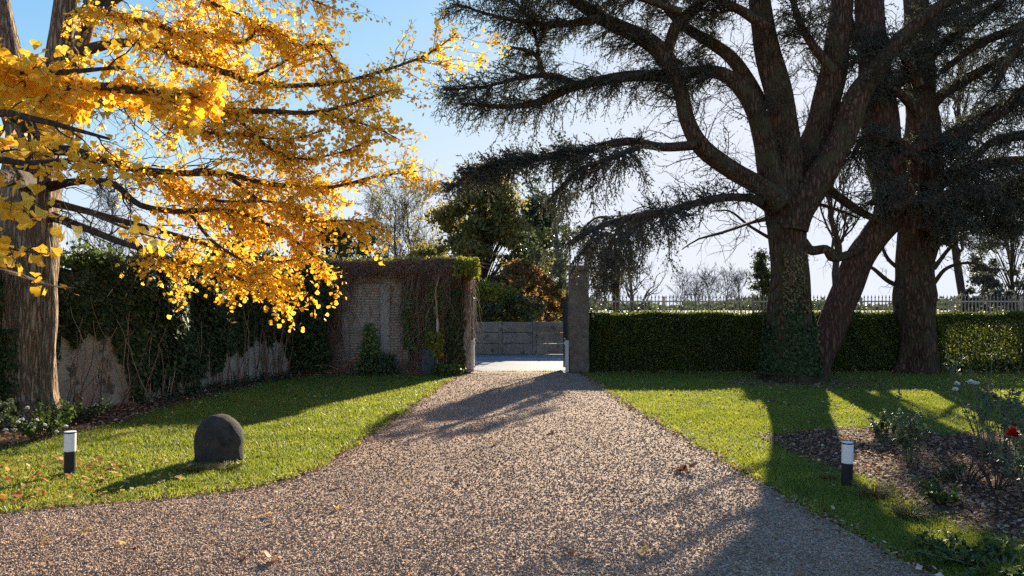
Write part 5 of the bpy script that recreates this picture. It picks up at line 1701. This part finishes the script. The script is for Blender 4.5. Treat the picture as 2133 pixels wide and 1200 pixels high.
# ---- single fallen leaves one can point to
lm = {}
for key, mt in (("yellow", 'fallen_yellow'), ("brown", 'fallen_brown'), ("orange", 'fallen_orange')):
    m = MB()
    k = np.array(FAN if key != "brown" else OVAL, float).copy()
    k[:, 1] -= .5
    k[:, 2] = k[:, 2] * 1.5 + .18 * np.abs(k[:, 0]) + .12 * np.sin(k[:, 1] * 3)
    m.add(k, [list(range(len(k)))], 0)
    lm[key] = m.mesh("fallen_leaf", [M[mt]])
spots = [("yellow", 555, 1076, .085), ("yellow", 570, 1091, .06), ("yellow", 702, 1063, .065), ("yellow", 90, 1136, .085), ("yellow", 176, 1112, .07), ("yellow", 254, 1136, .08),
         ("yellow", 740, 967, .06), ("yellow", 852, 1007, .05), ("yellow", 1170, 1007, .055), ("yellow", 805, 990, .05), ("yellow", 1338, 1153, .09), ("yellow", 1265, 977, .05),
         ("brown", 703, 1016, .11), ("brown", 1148, 903, .14), ("brown", 1030, 928, .10), ("brown", 1092, 929, .10), ("brown", 1152, 936, .10), ("brown", 955, 1007, .10), ("brown", 870, 875, .09), ("brown", 1284, 892, .09), ("brown", 505, 1170, .08),
         ("orange", 568, 1170, .12), ("orange", 1226, 1162, .09), ("orange", 1190, 1160, .07), ("orange", 40, 1045, .10), ("orange", 242, 984, .11), ("orange", 75, 1000, .10), ("orange", 95, 1012, .09), ("orange", 24, 1041, .06)]
lab = {"yellow": ("pale yellow fallen leaf lying on the gravel drive", "yellow leaves on the gravel"), "brown": ("dark brown curled leaf lying on the gravel drive", "brown leaves on the gravel"), "orange": ("orange fallen leaf on the ground among gravel or grass", "orange fallen leaves")}
for key, px, py, s in spots:
    g = G(px, py)
    o = bpy.data.objects.new("fallen_leaf", lm[key])
    COL.objects.link(o)
    o.location = (g[0], g[1], .02)
    if key == "orange" and px < 300: o.location[2] = .05
    o.scale = (s, s, s)
    o.rotation_euler = (random.uniform(-.3, .3), random.uniform(-.3, .3), random.uniform(0, 6.28))
    tag(o, lab[key][0], "leaf", lab[key][1])
# crumpled dark red leaf cluster on the right of the drive
m = MB()
g = G(1428, 985)
n = 9
c = np.array([g[0], g[1], .03]) + rng.normal(size=(n, 3)) * np.array([.04, .02, .008])
leaves(m, c, rvec(n), rvec(n) + np.array([0, 0, .6]), .07 + .03 * rng.random(n), OVAL, aspect=1.3)
o = m.build("leaf_clump", M['fallen_brown'], origin=(g[0], g[1], 0)); tag(o, "crumpled clump of dark red-brown leaves on the right of the drive", "leaf clump")




# ---- bits and pieces: leaf crumbs and twigs on the gravel, a ragged earthy edge along the grass
dp = [p[:2] for p in drive_poly]
x, y = scatter(5200, -8, 6, 4.6, 19)
ok = inside(x, y, dp) & (np.abs(x) < y * .7 + .3)
x, y = x[ok], y[ok]; n = len(x)
m = MB()
d = rvec(n); d[:, 2] *= .2
leaves(m, np.stack([x, y, np.full(n, .016)], 1), d, np.array([0, 0, 1.0]) + rvec(n) * .35, (.010 + .030 * rng.random(n) ** 2.5) * (1 + .03 * y), OVAL, 0, aspect=1.4)
go = m.build("leaf_crumbs", M['litter']); tag(go, kind='stuff')
x, y = scatter(420, -7, 5.5, 4.8, 15)
ok = inside(x, y, dp); x, y = x[ok], y[ok]; n = len(x)
a = rng.random(n) * 6.283; l = .03 + .09 * rng.random(n); t = np.linspace(-.5, .5, 5)
pts = np.stack([x[:, None] + (l * np.cos(a))[:, None] * t + rng.normal(size=(n, 5)) * .003, y[:, None] + (l * np.sin(a))[:, None] * t + rng.normal(size=(n, 5)) * .003, np.full((n, 5), .02)], 2)
m = MB(); tubes(m, pts, np.full((n, 5), .0022), 3); go = m.build("fallen_twigs", M['vine']); tag(go, kind='stuff')
m = MB()
for line, k in ((right_edge[:9], 1700), (left_edge[:11], 1500)):
    xy, nn, s_ = wall_pos(k, [p[:2] for p in line])
    xy = xy + nn * (rng.normal(size=(k, 1)) * .07)
    d = rvec(k); d[:, 2] *= .3
    leaves(m, np.stack([xy[:, 0], xy[:, 1], .012 + .02 * rng.random(k)], 1), d, np.array([0, 0, 1.0]) + rvec(k) * .5, .02 + .03 * rng.random(k), OVAL, 0, aspect=1.3)
go = m.build("edge_litter", M['litter']); tag(go, kind='stuff')
m = MB()
k = 1500
line = [p[:2] for p in right_edge[1:9]] + [p[:2] for p in left_edge[1:11]][::-1]
for ln_ in ([p[:2] for p in right_edge[1:9]], [p[:2] for p in left_edge[1:11]]):
    xy, nn, s_ = wall_pos(k, ln_)
    c = (np.sin(s_ * 7.3) * np.sin(s_ * 2.9 + 1) > .1)
    xy = (xy + nn * (rng.normal(size=(k, 1)) * .05))[c]
    leaves(m, np.stack([xy[:, 0], xy[:, 1], np.zeros(len(xy))], 1), rvec(len(xy)) * .6 + np.array([0, 0, 1.0]), rvec(len(xy)), .03 + .04 * rng.random(len(xy)), NEEDLE * np.array([.14, 1, 1]), 0)
go = m.build("edge_grass", M['grass']); tag(go, kind='stuff')
litter("lawn_leaves", 210, [G(*p) for p in [(-60, 960), (230, 950), (270, 1030), (60, 1060), (-60, 1062)]], 'fallen_orange', .06, .05)
litter("lawn_leaves", 170, [G(*p) for p in [(-60, 960), (330, 950), (470, 1015), (60, 1060), (-60, 1062)]], 'fallen_yellow', .06, .05)
